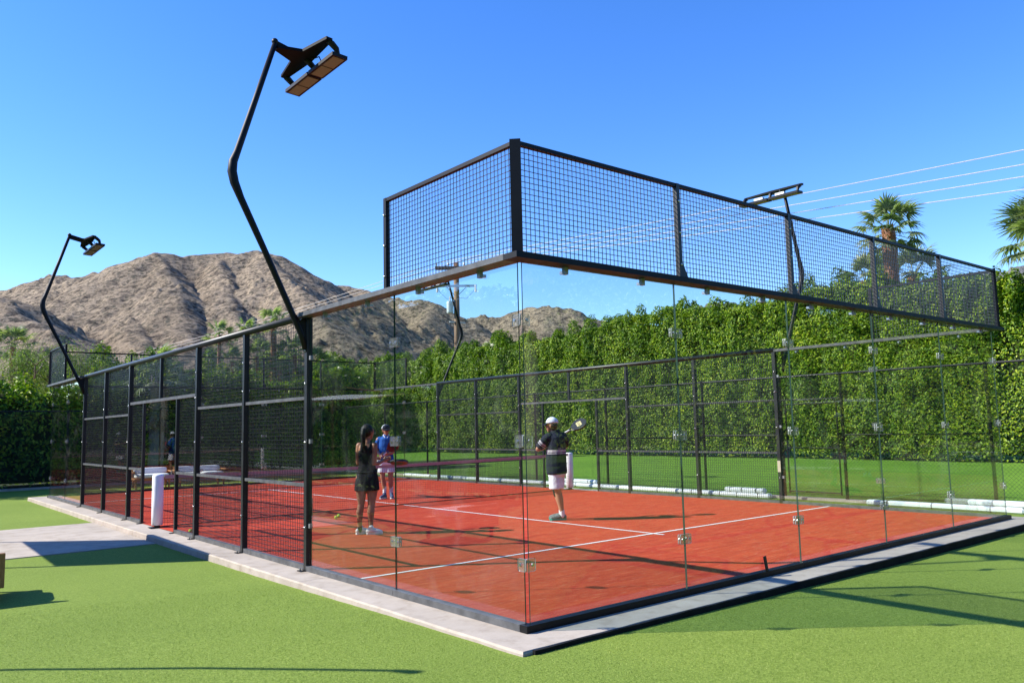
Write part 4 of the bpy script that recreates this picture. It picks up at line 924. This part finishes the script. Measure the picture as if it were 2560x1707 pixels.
# phone-sized device on the base rail
tag(MB().bbox((-0.032, -0.006, 0), (0.032, 0.006, 0.15), 0.003).obj('device', 'black_metal', loc=(3.30, -0.028, 0.0585)), 'small black device propped upright on the base rail against the end glass', 'device').rotation_euler = (R(-8), 0, R(12))
# balls
def felt():
    m, n, out = newmat('felt'); b = pbr(n, out, 0.95, 0.1); t = noise(n, coords(n), 60, 3); r = ramp(n, t.outputs[0], [(0.3, (0.42, 0.62, 0.03)), (0.7, (0.62, 0.80, 0.07))]); n.links.new(r.outputs[0], b.inputs['Base Color']); bump(n, b, t.outputs[0], 0.5, 0.004); return m
M['felt'] = felt()
def ball(loc, lab):
    o = tag(MB().sphere((0, 0, 0), 0.033, 0, 16, 12).obj('ball', 'felt', smooth=True, loc=loc), lab, 'ball', 'yellow padel balls on the court')
    pts = [Vector((math.cos(t)+0.35*math.cos(3*t)*0.5, math.sin(t)-0.35*math.sin(3*t)*0.5, 0.75*math.sin(2*t))).normalized()*0.0328 for t in [2*math.pi*k/28 for k in range(29)]]
    MB().tube(pts, 0.0016, 4, cap=False).obj('seam', 'white_paint', o); return o
ball((2.72, 8.62, 0.044), 'yellow-green ball at the foot of the net left of the woman, the left of two')
ball((2.90, 8.86, 0.044), 'yellow-green ball touching another at the foot of the net, the right of two')
ball((0.16, 8.75, 0.044), 'yellow-green ball on the court just inside the open doorway by the white post')

# ================================================================== PEOPLE
M['skin'] = simple('skin', (0.40, 0.20, 0.125), 0.5, 0.35, 0, 0.10, 14)
M['skin_tan'] = simple('skin_tan', (0.34, 0.165, 0.095), 0.5, 0.35, 0, 0.10, 14)
M['hair'] = simple('hair', (0.009, 0.007, 0.006), 0.6, 0.3, 0, 0.4, 40, 0.6, 90, 0.004)
M['hair_brown'] = simple('hair_brown', (0.030, 0.018, 0.011), 0.5, 0.4, 0, 0.4, 40, 0.6, 90, 0.004)
def fabric(name, col, sheen=0.1, var=0.12): return simple(name, col, 0.8, 0.2, 0, var, 6, 0.5, 11, 0.02)
M['black_cloth'] = fabric('black_cloth', (0.014, 0.014, 0.016)); M['white_cloth'] = fabric('white_cloth', (0.70, 0.74, 0.80)); M['blue_polo'] = fabric('blue_polo', (0.018, 0.095, 0.36))
M['belt_green'] = fabric('belt_green', (0.16, 0.26, 0.07)); M['navy'] = fabric('navy', (0.010, 0.013, 0.028))
M['shoe_white'] = simple('shoe_white', (0.70, 0.72, 0.70), 0.6, 0.3); M['shoe_grey'] = simple('shoe_grey', (0.14, 0.15, 0.15), 0.6, 0.3, 0, 0.5, 30)
M['teal'] = simple('teal', (0.02, 0.33, 0.25), 0.5, 0.4); M['shoe_blue'] = simple('shoe_blue', (0.06, 0.09, 0.17), 0.6, 0.3, 0, 0.6, 30); M['sock'] = simple('sock', (0.76, 0.76, 0.78), 0.9, 0.1)
M['glasses'] = simple('glasses', (0.006, 0.006, 0.008), 0.15, 0.6); M['racket_black'] = simple('racket_black', (0.022, 0.022, 0.026), 0.35, 0.5); M['racket_red'] = simple('racket_red', (0.10, 0.012, 0.016), 0.35, 0.5)
M['yellow_print'] = simple('yellow_print', (0.70, 0.60, 0.30), 0.5, 0.3); M['red_print'] = simple('red_print', (0.55, 0.03, 0.05), 0.5, 0.3); M['grip'] = simple('grip', (0.70, 0.70, 0.68), 0.7, 0.2)
def stripes(name, base, stripe, zs):
    """knitted chest stripes at fixed heights of the garment (object z)"""
    m, n, out = newmat(name); b = pbr(n, out, 0.8, 0.2); co = coords(n); sp = N(n, 'ShaderNodeSeparateXYZ'); n.links.new(co, sp.inputs[0])
    acc = None
    for z0, z1 in zs:
        a = N(n, 'ShaderNodeMath', operation='GREATER_THAN'); a.inputs[1].default_value = z0; n.links.new(sp.outputs[2], a.inputs[0])
        c_ = N(n, 'ShaderNodeMath', operation='LESS_THAN'); c_.inputs[1].default_value = z1; n.links.new(sp.outputs[2], c_.inputs[0])
        k = N(n, 'ShaderNodeMath', operation='MULTIPLY'); n.links.new(a.outputs[0], k.inputs[0]); n.links.new(c_.outputs[0], k.inputs[1])
        if acc is None: acc = k
        else:
            s_ = N(n, 'ShaderNodeMath', operation='ADD'); n.links.new(acc.outputs[0], s_.inputs[0]); n.links.new(k.outputs[0], s_.inputs[1]); acc = s_
    dt = N(n, 'ShaderNodeVectorMath', operation='DOT_PRODUCT'); n.links.new(co, dt.inputs[0]); dt.inputs[1].default_value = (-0.65, 0.25, -0.72)
    lx = N(n, 'ShaderNodeMath', operation='LESS_THAN'); n.links.new(sp.outputs[0], lx.inputs[0]); lx.inputs[1].default_value = -0.195
    for t0, t1 in ((-0.818, -0.786), (-0.772, -0.758)):
        a = N(n, 'ShaderNodeMath', operation='GREATER_THAN'); a.inputs[1].default_value = t0; n.links.new(dt.outputs['Value'], a.inputs[0])
        c_ = N(n, 'ShaderNodeMath', operation='LESS_THAN'); c_.inputs[1].default_value = t1; n.links.new(dt.outputs['Value'], c_.inputs[0])
        k = N(n, 'ShaderNodeMath', operation='MULTIPLY'); n.links.new(a.outputs[0], k.inputs[0]); n.links.new(c_.outputs[0], k.inputs[1])
        k2 = N(n, 'ShaderNodeMath', operation='MULTIPLY'); n.links.new(k.outputs[0], k2.inputs[0]); n.links.new(lx.outputs[0], k2.inputs[1])
        s_ = N(n, 'ShaderNodeMath', operation='ADD'); s_.use_clamp = True; n.links.new(acc.outputs[0], s_.inputs[0]); n.links.new(k2.outputs[0], s_.inputs[1]); acc = s_
    n.links.new(mix(n, acc.outputs[0], base, stripe), b.inputs['Base Color'])
    t = noise(n, co, 11, 3); bump(n, b, t.outputs[0], 0.5, 0.02); return m
M['striped_polo'] = stripes('striped_polo', (0.010, 0.013, 0.028), (0.42, 0.40, 0.42), [(1.165, 1.205), (1.135, 1.150)])

def blob(name, chains, mat, parent, vox=0.010, smooth=6, ball_=()):
    """closed tapered tubes merged by a voxel remesh into ONE continuous skin"""
    mb = MB()
    for ch in chains:
        pts, ell = ch if isinstance(ch, tuple) else (ch, None)
        P = [p[:3] for p in pts]; r = [p[3] for p in pts]
        mb.tube(P, r, 14, ell=ell)
        if ell is None:
            for p in (pts[0], pts[-1]): mb.sphere(p[:3], p[3]*0.98, 0, 12, 8)
    for (c, r, sc) in ball_: mb.sphere(c, r, 0, 16, 12, sc)
    o = mb.obj(name, mat, None, smooth=True, fix=True)
    md = o.modifiers.new('r', 'REMESH'); md.mode = 'VOXEL'; md.voxel_size = vox; md.use_smooth_shade = True
    sm = o.modifiers.new('s', 'SMOOTH'); sm.factor = 0.5; sm.iterations = smooth
    dg = bpy.context.evaluated_depsgraph_get(); me = bpy.data.meshes.new_from_object(o.evaluated_get(dg))
    o.modifiers.clear(); old = o.data; o.data = me; bpy.data.meshes.remove(old); me.materials.clear(); me.materials.append(M[mat])
    me.polygons.foreach_set('use_smooth', [True]*len(me.polygons)); o.parent = parent; return o
def hand(palm, fdir, side, curl=0.5):
    """palm centre, finger direction, side vector (towards the thumb); returns finger chains"""
    f = Vector(fdir).normalized(); s = Vector(side); s = (s - f*s.dot(f)).normalized(); nrm = f.cross(s); c = Vector(palm); out = []
    out.append([tuple(c - f*0.055)+(0.026,), tuple(c - f*0.01)+(0.036,), tuple(c + f*0.03)+(0.030,)])
    for i, (o, L) in enumerate(((0.027, 0.068), (0.009, 0.076), (-0.009, 0.070), (-0.026, 0.054))):
        p0 = c + f*0.035 + s*o; p1 = p0 + (f*math.cos(curl*0.5) + nrm*math.sin(curl*0.5))*L*0.5; p2 = p1 + (f*math.cos(curl*1.6) + nrm*math.sin(curl*1.6))*L*0.5
        out.append([tuple(p0)+(0.0095,), tuple(p1)+(0.009,), tuple(p2)+(0.0075,)])
    t0 = c - f*0.02 + s*0.03; t1 = t0 + (s*0.7+f*0.6+nrm*0.3).normalized()*0.035; t2 = t1 + (f*0.9+nrm*0.5).normalized()*0.03
    out.append([tuple(t0)+(0.012,), tuple(t1)+(0.010,), tuple(t2)+(0.008,)]); return out
def head(c, look, s=1.0):
    """skull, face and ears around centre c, looking along look (horizontal unit vector)"""
    l = Vector(look).normalized(); r = Vector((l.y, -l.x, 0)); c = Vector(c); u = Vector((0, 0, 1))
    ch = [[tuple(c - l*0.015 + u*0.030)+(0.086*s,), tuple(c - l*0.022 + u*0.012)+(0.088*s,)],
          [tuple(c + l*0.035 + u*0.02)+(0.066*s,), tuple(c + l*0.045 - u*0.045)+(0.054*s,), tuple(c + l*0.052 - u*0.088)+(0.034*s,)],
          [tuple(c + l*0.092 + u*0.005)+(0.009*s,), tuple(c + l*0.112 - u*0.022)+(0.013*s,)],
          [tuple(c + l*0.088 - u*0.062)+(0.013*s,), tuple(c + l*0.086 - u*0.072)+(0.013*s,)]]
    for sg in (-1, 1):
        ch.append([tuple(c + r*sg*0.083 - l*0.012 + u*0.012)+(0.012*s,), tuple(c + r*sg*0.081 - l*0.010 - u*0.022)+(0.009*s,)])
        ch.append([tuple(c + l*0.076 + r*sg*0.033 + u*0.020)+(0.013*s,), tuple(c + l*0.080 + r*sg*0.015 + u*0.022)+(0.011*s,)])
    return ch
def eyes(c, look, parent):
    l = Vector(look).normalized(); r = Vector((l.y, -l.x, 0)); c = Vector(c)
    for sg in (-1, 1): MB().sphere(tuple(c + l*0.086 + r*sg*0.031 + Vector((0, 0, 0.004))), 0.011, 0, 8, 6).obj('eye', 'glasses', parent, smooth=True)
def shoe(heel, d, L, mat, sole, parent, side=0):
    d = Vector((d[0], d[1], 0)).normalized(); h = Vector(heel); u = Vector((0, 0, 1)); t = Vector((-d.y, d.x, 0))
    up = blob('shoe', [([tuple(h+d*0.03+u*0.055)+(0.040,), tuple(h+d*L*0.35+u*0.062)+(0.045,), tuple(h+d*L*0.65+u*0.042)+(0.046,), tuple(h+d*(L-0.045)+u*0.034)+(0.036,)], None) ,
               [tuple(h+d*0.05+u*0.06)+(0.040,), tuple(h+d*0.075+u*0.105)+(0.041,)]], mat, parent, 0.008, 3)
    mb = MB(); prof = [(0.0, 0.026), (0.02, 0.037), (L*0.3, 0.035), (L*0.6, 0.047), (L*0.85, 0.042), (L-0.01, 0.022)]
    pts = [h+d*x+t*w for x, w in prof] + [h+d*x-t*w for x, w in reversed(prof)]; n = len(pts)
    mb.add([tuple(p+u*0.002) for p in pts]+[tuple(p+u*0.030) for p in pts], [tuple(range(n-1, -1, -1)), tuple(range(n, 2*n))]+[(k, (k+1) % n, n+(k+1) % n, n+k) for k in range(n)])
    mb.obj('sole', sole, up, fix=True); return up
def cap(c, look, crown, brim, parent, panel=None):
    l = Vector(look).normalized(); r = Vector((l.y, -l.x, 0)); c = Vector(c)
    bm = bmesh.new(); bmesh.ops.create_uvsphere(bm, u_segments=20, v_segments=14, radius=1)
    bmesh.ops.delete(bm, geom=[v for v in bm.verts if v.co.z < -0.12], context='VERTS')
    fr = []
    for v in bm.verts:
        x, y, z = v.co; v.co = c - l*0.010 + l*x*0.112 + r*y*0.102 + Vector((0, 0, 0.040+z*(0.105 if z > 0 else 0.09)))
    mb = MB(); bm.verts.index_update(); vsx = [v.co.copy() for v in bm.verts]; fsx = [[v.index for v in f.verts] for f in bm.faces]; bm.free()
    front = [i for i, f in enumerate(fsx) if panel and sum(((vsx[k]-c).dot(l)) for k in f)/len(f) > 0.02]
    mb.add(vsx, [f for i, f in enumerate(fsx) if i not in set(front)], 0)
    if front: mb.add(vsx, [fsx[i] for i in front], 1)
    hat = mb.obj('cap', [crown, panel or crown], parent, smooth=True)
    md = hat.modifiers.new('t', 'SOLIDIFY'); md.thickness = 0.004; md.offset = 1
    vs = []; n = 11
    for k in range(n):
        a = R(-62+124*k/(n-1)); b0 = c - l*0.010 + l*math.cos(a)*0.108 + r*math.sin(a)*0.098 + Vector((0, 0, 0.036)); ext = 0.085*math.cos(a)**0.6 if abs(a) < R(88) else 0
        vs.append(b0); vs.append(b0 + l*ext + Vector((0, 0, -0.022*math.cos(a)-0.012*abs(math.sin(a)))))
    mb = MB(); mb.add(vs, [(2*k, 2*k+1, 2*k+3, 2*k+2) for k in range(n-1)]); mb.add([v-Vector((0, 0, 0.006)) for v in vs], [(2*k, 2*k+2, 2*k+3, 2*k+1) for k in range(n-1)])
    m_ = 2*n; mb.add([v for v in vs]+[v-Vector((0, 0, 0.006)) for v in vs], [(2*k+1, m_+2*k+1, m_+2*k+3, 2*k+3) for k in range(n-1)])
    mb.obj('brim', brim, hat); return hat
def racket(label, grip, axis, face, col, printc, edge):
    """padel racket: grip = hand end of the handle, axis = towards the tip, face = normal of the hitting face"""
    a = Vector(axis).normalized(); f = Vector(face); f = (f - a*f.dot(a)).normalized(); b = a.cross(f)
    root = thing('racket', label, 'racket', grip); P = lambda x, y, z: tuple(a*x + b*y + f*z)
    MB().tube([P(-0.05, 0, 0), P(0.12, 0, 0)], 0.016, 10).obj('grip', 'grip', root)
    cx, rx, ry, t = 0.315, 0.145, 0.128, 0.018; n = 32
    ring = [(cx+rx*math.cos(2*math.pi*k/n), ry*math.sin(2*math.pi*k/n)*(1+0.10*math.cos(2*math.pi*k/n))) for k in range(n)]
    mb = MB(); 
    mb.add([P(x, y, t) for x, y in ring]+[P(x, y, -t) for x, y in ring], [(k, (k+1) % n, n+(k+1) % n, n+k) for k in range(n)], 1)
    mb.add([P(x, y, t) for x, y in ring], [tuple(range(n))], 0); mb.add([P(x, y, -t) for x, y in ring], [tuple(range(n-1, -1, -1))], 0)
    mb.obj('head', [col, edge], root, fix=True)
    for s in (-1, 1):
        MB().tube([P(0.11, s*0.008, 0), P(0.155, s*0.030, 0), P(0.20, s*0.065, 0)], [0.013, 0.012, 0.013], 6).obj('throat', col, root)
    for s in (-1, 1):
        mb = MB()
        for off in (-0.036, 0.0, 0.036):              # rounded W-like mark of stacked lobes
            q = [(cx+0.005+0.050*math.cos(2*math.pi*k/16), off+0.022*math.sin(2*math.pi*k/16)) for k in range(16)]; q2 = [(cx+0.005+0.032*math.cos(2*math.pi*k/16), off+0.008*math.sin(2*math.pi*k/16)) for k in range(16)]
            mb.add([P(x, y, s*(t+0.0015)) for x, y in q]+[P(x, y, s*(t+0.0015)) for x, y in q2], [(k, (k+1) % 16, 16+(k+1) % 16, 16+k) for k in range(16)])
        mb.obj('mark', printc, root)
    return root
CAMROT = R(-39.34)      # figures are posed with x = rightwards, y = away from the court corner
def W2(loc, v): 
    m = Matrix.Rotation(CAMROT, 3, 'Z'); return tuple(Vector(loc) + m @ Vector(v))
def WD(v): return tuple(Matrix.Rotation(CAMROT, 3, 'Z') @ Vector(v))

# --- man in navy polo, back turned, racket out to the right
L1 = (5.25, 5.32, 0.0105)
m1 = thing('person', 'man in navy striped polo, white shorts and white cap, back turned, racket raised', 'person', L1, CAMROT)
hd = (-0.085, -0.01, 1.625); lk = (-0.93, 0.36, 0)
ch = head(hd, lk) + [
 [(-0.055, 0.0, 1.575, 0.060), (-0.035, 0.0, 1.50, 0.064), (-0.03, 0.0, 1.42, 0.09)],
 [(-0.02, 0.0, 1.38, 0.135), (-0.02, 0.0, 1.15, 0.145), (-0.02, 0.0, 0.98, 0.145), (-0.02, 0.0, 0.90, 0.14)],
 [(-0.165, -0.075, 1.42, 0.062), (-0.26, -0.04, 1.31, 0.052), (-0.335, 0.01, 1.22, 0.043)], [(-0.335, 0.01, 1.22, 0.042), (-0.25, 0.15, 1.235, 0.040), (-0.13, 0.27, 1.27, 0.028)],
 [(0.115, 0.075, 1.42, 0.062), (0.155, 0.20, 1.32, 0.052), (0.165, 0.30, 1.25, 0.043)], [(0.165, 0.30, 1.25, 0.042), (0.14, 0.30, 1.36, 0.036), (0.115, 0.285, 1.425, 0.027)],
 [(-0.075, -0.06, 0.90, 0.098), (-0.045, -0.05, 0.70, 0.088), (-0.010, -0.03, 0.50, 0.062)], [(-0.010, -0.03, 0.50, 0.060), (0.018, -0.01, 0.36, 0.064), (0.040, 0.0, 0.22, 0.045), (0.055, 0.005, 0.08, 0.036)],
 [(0.035, 0.075, 0.90, 0.096), (-0.01, 0.12, 0.70, 0.085), (-0.03, 0.16, 0.50, 0.060)], [(-0.03, 0.16, 0.50, 0.058), (0.01, 0.17, 0.36, 0.062), (0.04, 0.17, 0.22, 0.044), (0.055, 0.17, 0.08, 0.035)]]
ch += hand((0.115, 0.285, 1.455), (0.75, 0.1, 0.55), (0, -0.8, 0.6), 1.3) + hand((-0.07, 0.32, 1.285), (0.8, 0.5, 0.15), (0, 0, 1), 0.6)
body = blob('body', ch, 'skin', m1, 0.009, 4)
shirt = blob('polo_shirt', [[(-0.04, 0.0, 1.505, 0.075), (-0.03, 0.0, 1.44, 0.115)], ([(-0.02, 0.0, 1.47, 0.125), (-0.02, 0.0, 1.42, 0.172), (-0.022, 0.0, 1.25, 0.184), (-0.024, 0.0, 1.05, 0.190), (-0.022, 0.0, 0.90, 0.194), (-0.018, 0.0, 0.790, 0.194)], (1.0, 0.95)),
  [(-0.14, -0.07, 1.42, 0.084), (-0.16, -0.065, 1.405, 0.084)], ([(-0.15, -0.07, 1.425, 0.084), (-0.25, -0.04, 1.325, 0.077), (-0.318, -0.005, 1.245, 0.074)], (1, 1)), [(0.105, 0.07, 1.425, 0.085), (0.15, 0.19, 1.33, 0.072), (0.16, 0.25, 1.285, 0.066)]], 'striped_polo', m1, 0.011, 5)
blob('shorts', [([(-0.018, 0.0, 0.95, 0.150), (-0.018, 0.0, 0.76, 0.175)], (1.0, 0.92)), ([(-0.045, -0.045, 0.80, 0.118), (-0.040, -0.040, 0.70, 0.126), (-0.030, -0.030, 0.545, 0.132)], (1, 1)), ([(0.02, 0.06, 0.80, 0.115), (0.0, 0.09, 0.70, 0.120), (-0.012, 0.11, 0.545, 0.124)], (1, 1))], 'white_cloth', m1, 0.011, 5)
blob('collar', [[(-0.085, -0.045, 1.505, 0.022), (-0.02, -0.070, 1.525, 0.022), (0.040, -0.02, 1.53, 0.022), (0.02, 0.06, 1.51, 0.022)]], 'navy', m1, 0.008, 2)
blob('hair', [[(-0.055, -0.035, 1.625, 0.078), (-0.050, -0.03, 1.585, 0.066)]], 'hair_brown', m1, 0.009, 3)
cap(hd, lk, 'white_cloth', 'navy', m1, None); eyes(hd, lk, m1)
for (x, y) in ((0.055, 0.005), (0.055, 0.17)): blob('sock', [[(x, y, 0.07, 0.045), (x-0.004, y, 0.155, 0.046)]], 'sock', m1, 0.008, 2)
blob('knee_sleeve', [[(-0.02, 0.15, 0.60, 0.076), (-0.028, 0.16, 0.50, 0.070), (-0.015, 0.165, 0.43, 0.068)]], 'black_cloth', m1, 0.009, 2)
shoe((0.125, 0.02, 0.0), (-1, -0.12, 0), 0.30, 'shoe_grey', 'teal', m1); shoe((0.12, 0.20, 0.0), (-1, 0.05, 0), 0.30, 'shoe_grey', 'teal', m1)
racket('black racket with yellow mark held out by the man in navy', W2(L1, (0.135, 0.275, 1.475)), WD((0.83, -0.05, 0.46)), WD((-0.32, -0.62, 0.72)), 'racket_black', 'yellow_print', 'racket_black')

# --- woman in black, back turned
L2 = (2.05, 6.30, 0.0105)
w1 = thing('person', 'woman in black tank top and skirt with ponytail, back turned', 'person', L2, CAMROT)
hd = (0.040, 0.01, 1.585); lk = (0.62, 0.78, 0)
ch = head(hd, lk, 0.95) + [
 [(0.028, 0.0, 1.53, 0.050), (0.025, 0.0, 1.46, 0.050), (0.022, 0.0, 1.40, 0.075)],
 ([(0.022, 0.0, 1.40, 0.095), (0.022, 0.0, 1.34, 0.130), (0.022, 0.0, 1.22, 0.128), (0.02, 0.0, 1.08, 0.118), (0.02, 0.0, 0.97, 0.140), (0.02, 0.0, 0.86, 0.145)], (0.78, 1.0)),
 [(-0.105, 0.03, 1.375, 0.052), (-0.125, 0.02, 1.24, 0.042), (-0.125, 0.03, 1.10, 0.036)], [(-0.125, 0.03, 1.10, 0.035), (-0.06, 0.17, 1.10, 0.030), (0.06, 0.28, 1.14, 0.024)],
 [(0.145, -0.03, 1.375, 0.052), (0.150, -0.05, 1.24, 0.043), (0.135, -0.05, 1.10, 0.038)], [(0.135, -0.05, 1.10, 0.036), (0.20, 0.03, 1.09, 0.032), (0.265, 0.12, 1.13, 0.024)],
 [(-0.06, 0.0, 0.88, 0.098), (-0.075, 0.0, 0.66, 0.083), (-0.072, 0.01, 0.47, 0.055)], [(-0.072, 0.01, 0.47, 0.053), (-0.095, -0.005, 0.34, 0.056), (-0.095, 0.0, 0.20, 0.039), (-0.095, 0.005, 0.07, 0.032)],
 [(0.09, 0.0, 0.88, 0.098), (0.105, -0.01, 0.66, 0.086), (0.092, -0.01, 0.47, 0.057)], [(0.092, -0.01, 0.47, 0.055), (0.082, -0.025, 0.34, 0.058), (0.080, -0.015, 0.20, 0.040), (0.075, -0.01, 0.07, 0.033)]]
ch += hand((0.29, 0.155, 1.145), (0.55, 0.75, 0.2), (0, 0, 1), 0.9) + hand((0.105, 0.325, 1.15), (0.75, 0.6, 0.1), (0, 0, 1), 0.9)
blob('body', ch, 'skin_tan', w1, 0.009, 4)
blob('tank_top', [([(0.022, 0.0, 1.33, 0.100), (0.022, 0.0, 1.29, 0.137), (0.022, 0.0, 1.22, 0.138), (0.02, 0.0, 1.08, 0.128), (0.02, 0.0, 0.98, 0.152), (0.02, 0.0, 0.93, 0.160)], (0.82, 1.0)),
   [(-0.045, -0.085, 1.30, 0.030), (-0.050, -0.055, 1.40, 0.022), (-0.045, 0.0, 1.43, 0.022)], [(0.085, -0.085, 1.30, 0.030), (0.085, -0.055, 1.40, 0.022), (0.08, 0.0, 1.43, 0.022)], [(0.02, -0.10, 1.30, 0.026), (0.02, -0.095, 1.36, 0.024)]], 'black_cloth', w1, 0.010, 4)
sk = blob('skirt', [([(0.022, 0.0, 0.985, 0.150), (0.022, 0.0, 0.90, 0.172), (0.020, 0.0, 0.78, 0.192), (0.020, 0.0, 0.675, 0.198)], (0.80, 1.0))], 'black_cloth', w1, 0.010, 3)
blob('waistband', [([(0.022, 0.0, 0.945, 0.168), (0.022, 0.0, 0.975, 0.164)], (0.82, 1.0))], 'black_cloth', sk, 0.008, 1)
blob('hair', [[(0.022, -0.005, 1.62, 0.098), (0.012, -0.02, 1.59, 0.094)], [(0.0, -0.045, 1.60, 0.070), (-0.005, -0.035, 1.545, 0.050)]], 'hair', w1, 0.009, 4)
blob('ponytail', [[(-0.010, -0.115, 1.615, 0.036), (-0.015, -0.135, 1.55, 0.040), (-0.012, -0.13, 1.46, 0.038), (-0.010, -0.125, 1.38, 0.028), (-0.006, -0.12, 1.31, 0.012)]], 'hair', w1, 0.009, 3)
eyes(hd, lk, w1)
for (x, y) in ((-0.095, 0.005), (0.075, -0.01)): blob('sock', [[(x, y, 0.065, 0.040), (x, y, 0.10, 0.040)]], 'black_cloth', w1, 0.008, 2)
shoe((-0.150, -0.01, 0.0), (0.80, 0.45, 0), 0.255, 'shoe_white', 'shoe_white', w1); shoe((0.015, -0.045, 0.0), (0.97, 0.10, 0), 0.265, 'shoe_white', 'shoe_white', w1)
racket('dark racket held low in front of the woman in black', W2(L2, (0.19, 0.245, 1.115)), WD((0.80, 0.35, -0.08)), WD((0.1, 0.35, 0.9)), 'racket_black', 'teal', 'racket_black')

# --- man in blue polo, facing the camera
L3 = (5.64, 11.75, 0.0105)
m2 = thing('person', 'man in blue polo, white shorts, navy and white cap and sunglasses, facing the camera', 'person', L3, CAMROT)
hd = (-0.01, -0.03, 1.595); lk = (0.38, -0.92, 0)
ch = head(hd, lk) + [
 [(-0.015, 0.0, 1.54, 0.056), (-0.02, 0.01, 1.47, 0.058), (-0.02, 0.01, 1.40, 0.085)],
 ([(-0.02, 0.01, 1.38, 0.14), (-0.02, 0.01, 1.15, 0.135), (-0.01, 0.02, 0.95, 0.14), (0.0, 0.02, 0.88, 0.14)], (0.8, 1.0)),
 [(-0.195, 0.0, 1.385, 0.058), (-0.235, 0.02, 1.24, 0.047), (-0.225, 0.0, 1.12, 0.041)], [(-0.225, 0.0, 1.12, 0.040), (-0.17, -0.13, 1.06, 0.034), (-0.10, -0.23, 1.02, 0.026)],
 [(0.155, 0.0, 1.385, 0.058), (0.205, 0.02, 1.25, 0.047), (0.20, 0.0, 1.12, 0.041)], [(0.20, 0.0, 1.12, 0.040), (0.14, -0.14, 1.06, 0.034), (0.06, -0.24, 1.05, 0.026)],
 [(-0.08, 0.02, 0.88, 0.095), (-0.105, 0.0, 0.68, 0.080), (-0.095, -0.02, 0.49, 0.056)], [(-0.095, -0.02, 0.49, 0.054), (-0.075, 0.01, 0.34, 0.056), (-0.06, 0.02, 0.2, 0.041), (-0.055, 0.02, 0.07, 0.035)],
 [(0.08, 0.02, 0.88, 0.095), (0.085, 0.0, 0.68, 0.080), (0.095, -0.02, 0.49, 0.056)], [(0.095, -0.02, 0.49, 0.054), (0.095, 0.01, 0.34, 0.056), (0.095, 0.02, 0.2, 0.041), (0.105, 0.02, 0.07, 0.035)]]
ch += hand((-0.07, -0.265, 1.01), (0.7, -0.6, 0.1), (0, 0, 1), 1.2) + hand((0.03, -0.27, 1.05), (-0.8, -0.5, 0.2), (0, 0, 1), 0.8)
blob('body', ch, 'skin', m2, 0.009, 4)
blob('polo_shirt', [[(-0.02, 0.01, 1.47, 0.07), (-0.02, 0.01, 1.42, 0.10)], ([(-0.02, 0.01, 1.445, 0.10), (-0.02, 0.01, 1.40, 0.165), (-0.02, 0.01, 1.25, 0.175), (-0.015, 0.015, 1.05, 0.168), (-0.005, 0.02, 0.90, 0.180), (-0.005, 0.02, 0.86, 0.184)], (0.80, 1.0)),
   [(-0.165, 0.005, 1.385, 0.072), (-0.175, 0.005, 1.375, 0.072)], ([(-0.17, 0.005, 1.40, 0.070), (-0.228, 0.015, 1.27, 0.068), (-0.238, 0.012, 1.17, 0.070)], (1, 1)), [(0.125, 0.005, 1.385, 0.072), (0.135, 0.005, 1.375, 0.072)], ([(0.13, 0.005, 1.40, 0.070), (0.195, 0.015, 1.27, 0.068), (0.207, 0.012, 1.17, 0.070)], (1, 1))], 'blue_polo', m2, 0.011, 5)
for sg in (-1, 1): blob('collar', [[(-0.015+sg*0.062, 0.035, 1.50, 0.014), (-0.005+sg*0.062, -0.045, 1.475, 0.014), (0.005+sg*0.030, -0.085, 1.43, 0.013)]], 'sock', m2, 0.007, 1)
blob('shorts', [([(-0.005, 0.02, 0.94, 0.150), (-0.005, 0.02, 0.80, 0.170)], (0.80, 1.0)), ([(-0.08, 0.02, 0.84, 0.105), (-0.098, 0.01, 0.72, 0.108), (-0.108, 0.0, 0.60, 0.112)], (1, 1)), ([(0.08, 0.02, 0.84, 0.105), (0.085, 0.01, 0.72, 0.108), (0.095, 0.0, 0.60, 0.112)], (1, 1))], 'white_cloth', m2, 0.011, 4)
blob('hair', [[(-0.025, 0.01, 1.61, 0.092), (-0.025, 0.015, 1.575, 0.082)]], 'hair_brown', m2, 0.009, 3)
cap(hd, lk, 'white_cloth', 'navy', m2, 'navy')
l = Vector(lk).normalized(); r_ = Vector((l.y, -l.x, 0)); c = Vector(hd); g = MB()
for sg in (-1, 1): g.sphere(tuple(c+l*0.088+r_*sg*0.034+Vector((0, 0, 0.006))), 0.030, 0, 12, 8, (1, 1, 0.72))
g.tube([c+l*0.02+r_*0.09+Vector((0, 0, 0.012)), c+l*0.09+r_*0.055+Vector((0, 0, 0.012)), c+l*0.108+Vector((0, 0, 0.012)), c+l*0.09-r_*0.055+Vector((0, 0, 0.012)), c+l*0.02-r_*0.09+Vector((0, 0, 0.012))], 0.006, 5)
g.obj('sunglasses', 'glasses', m2, smooth=True)
for (x, y) in ((-0.057, 0.02), (0.1, 0.02)): blob('sock', [[(x, y, 0.07, 0.043), (x+0.0, y, 0.27, 0.048)]], 'sock', m2, 0.008, 2)
shoe((-0.03, 0.06, 0.0), (-0.35, -0.95, 0), 0.29, 'shoe_blue', 'shoe_white', m2); shoe((0.095, 0.06, 0.0), (0.22, -0.97, 0), 0.29, 'shoe_blue', 'shoe_white', m2)
racket('dark red racket held across by the man in blue', W2(L3, (-0.03, -0.315, 1.02)), WD((0.42, -0.12, 0.36)), WD((0.25, -0.92, 0.1)), 'racket_red', 'racket_black', 'red_print')
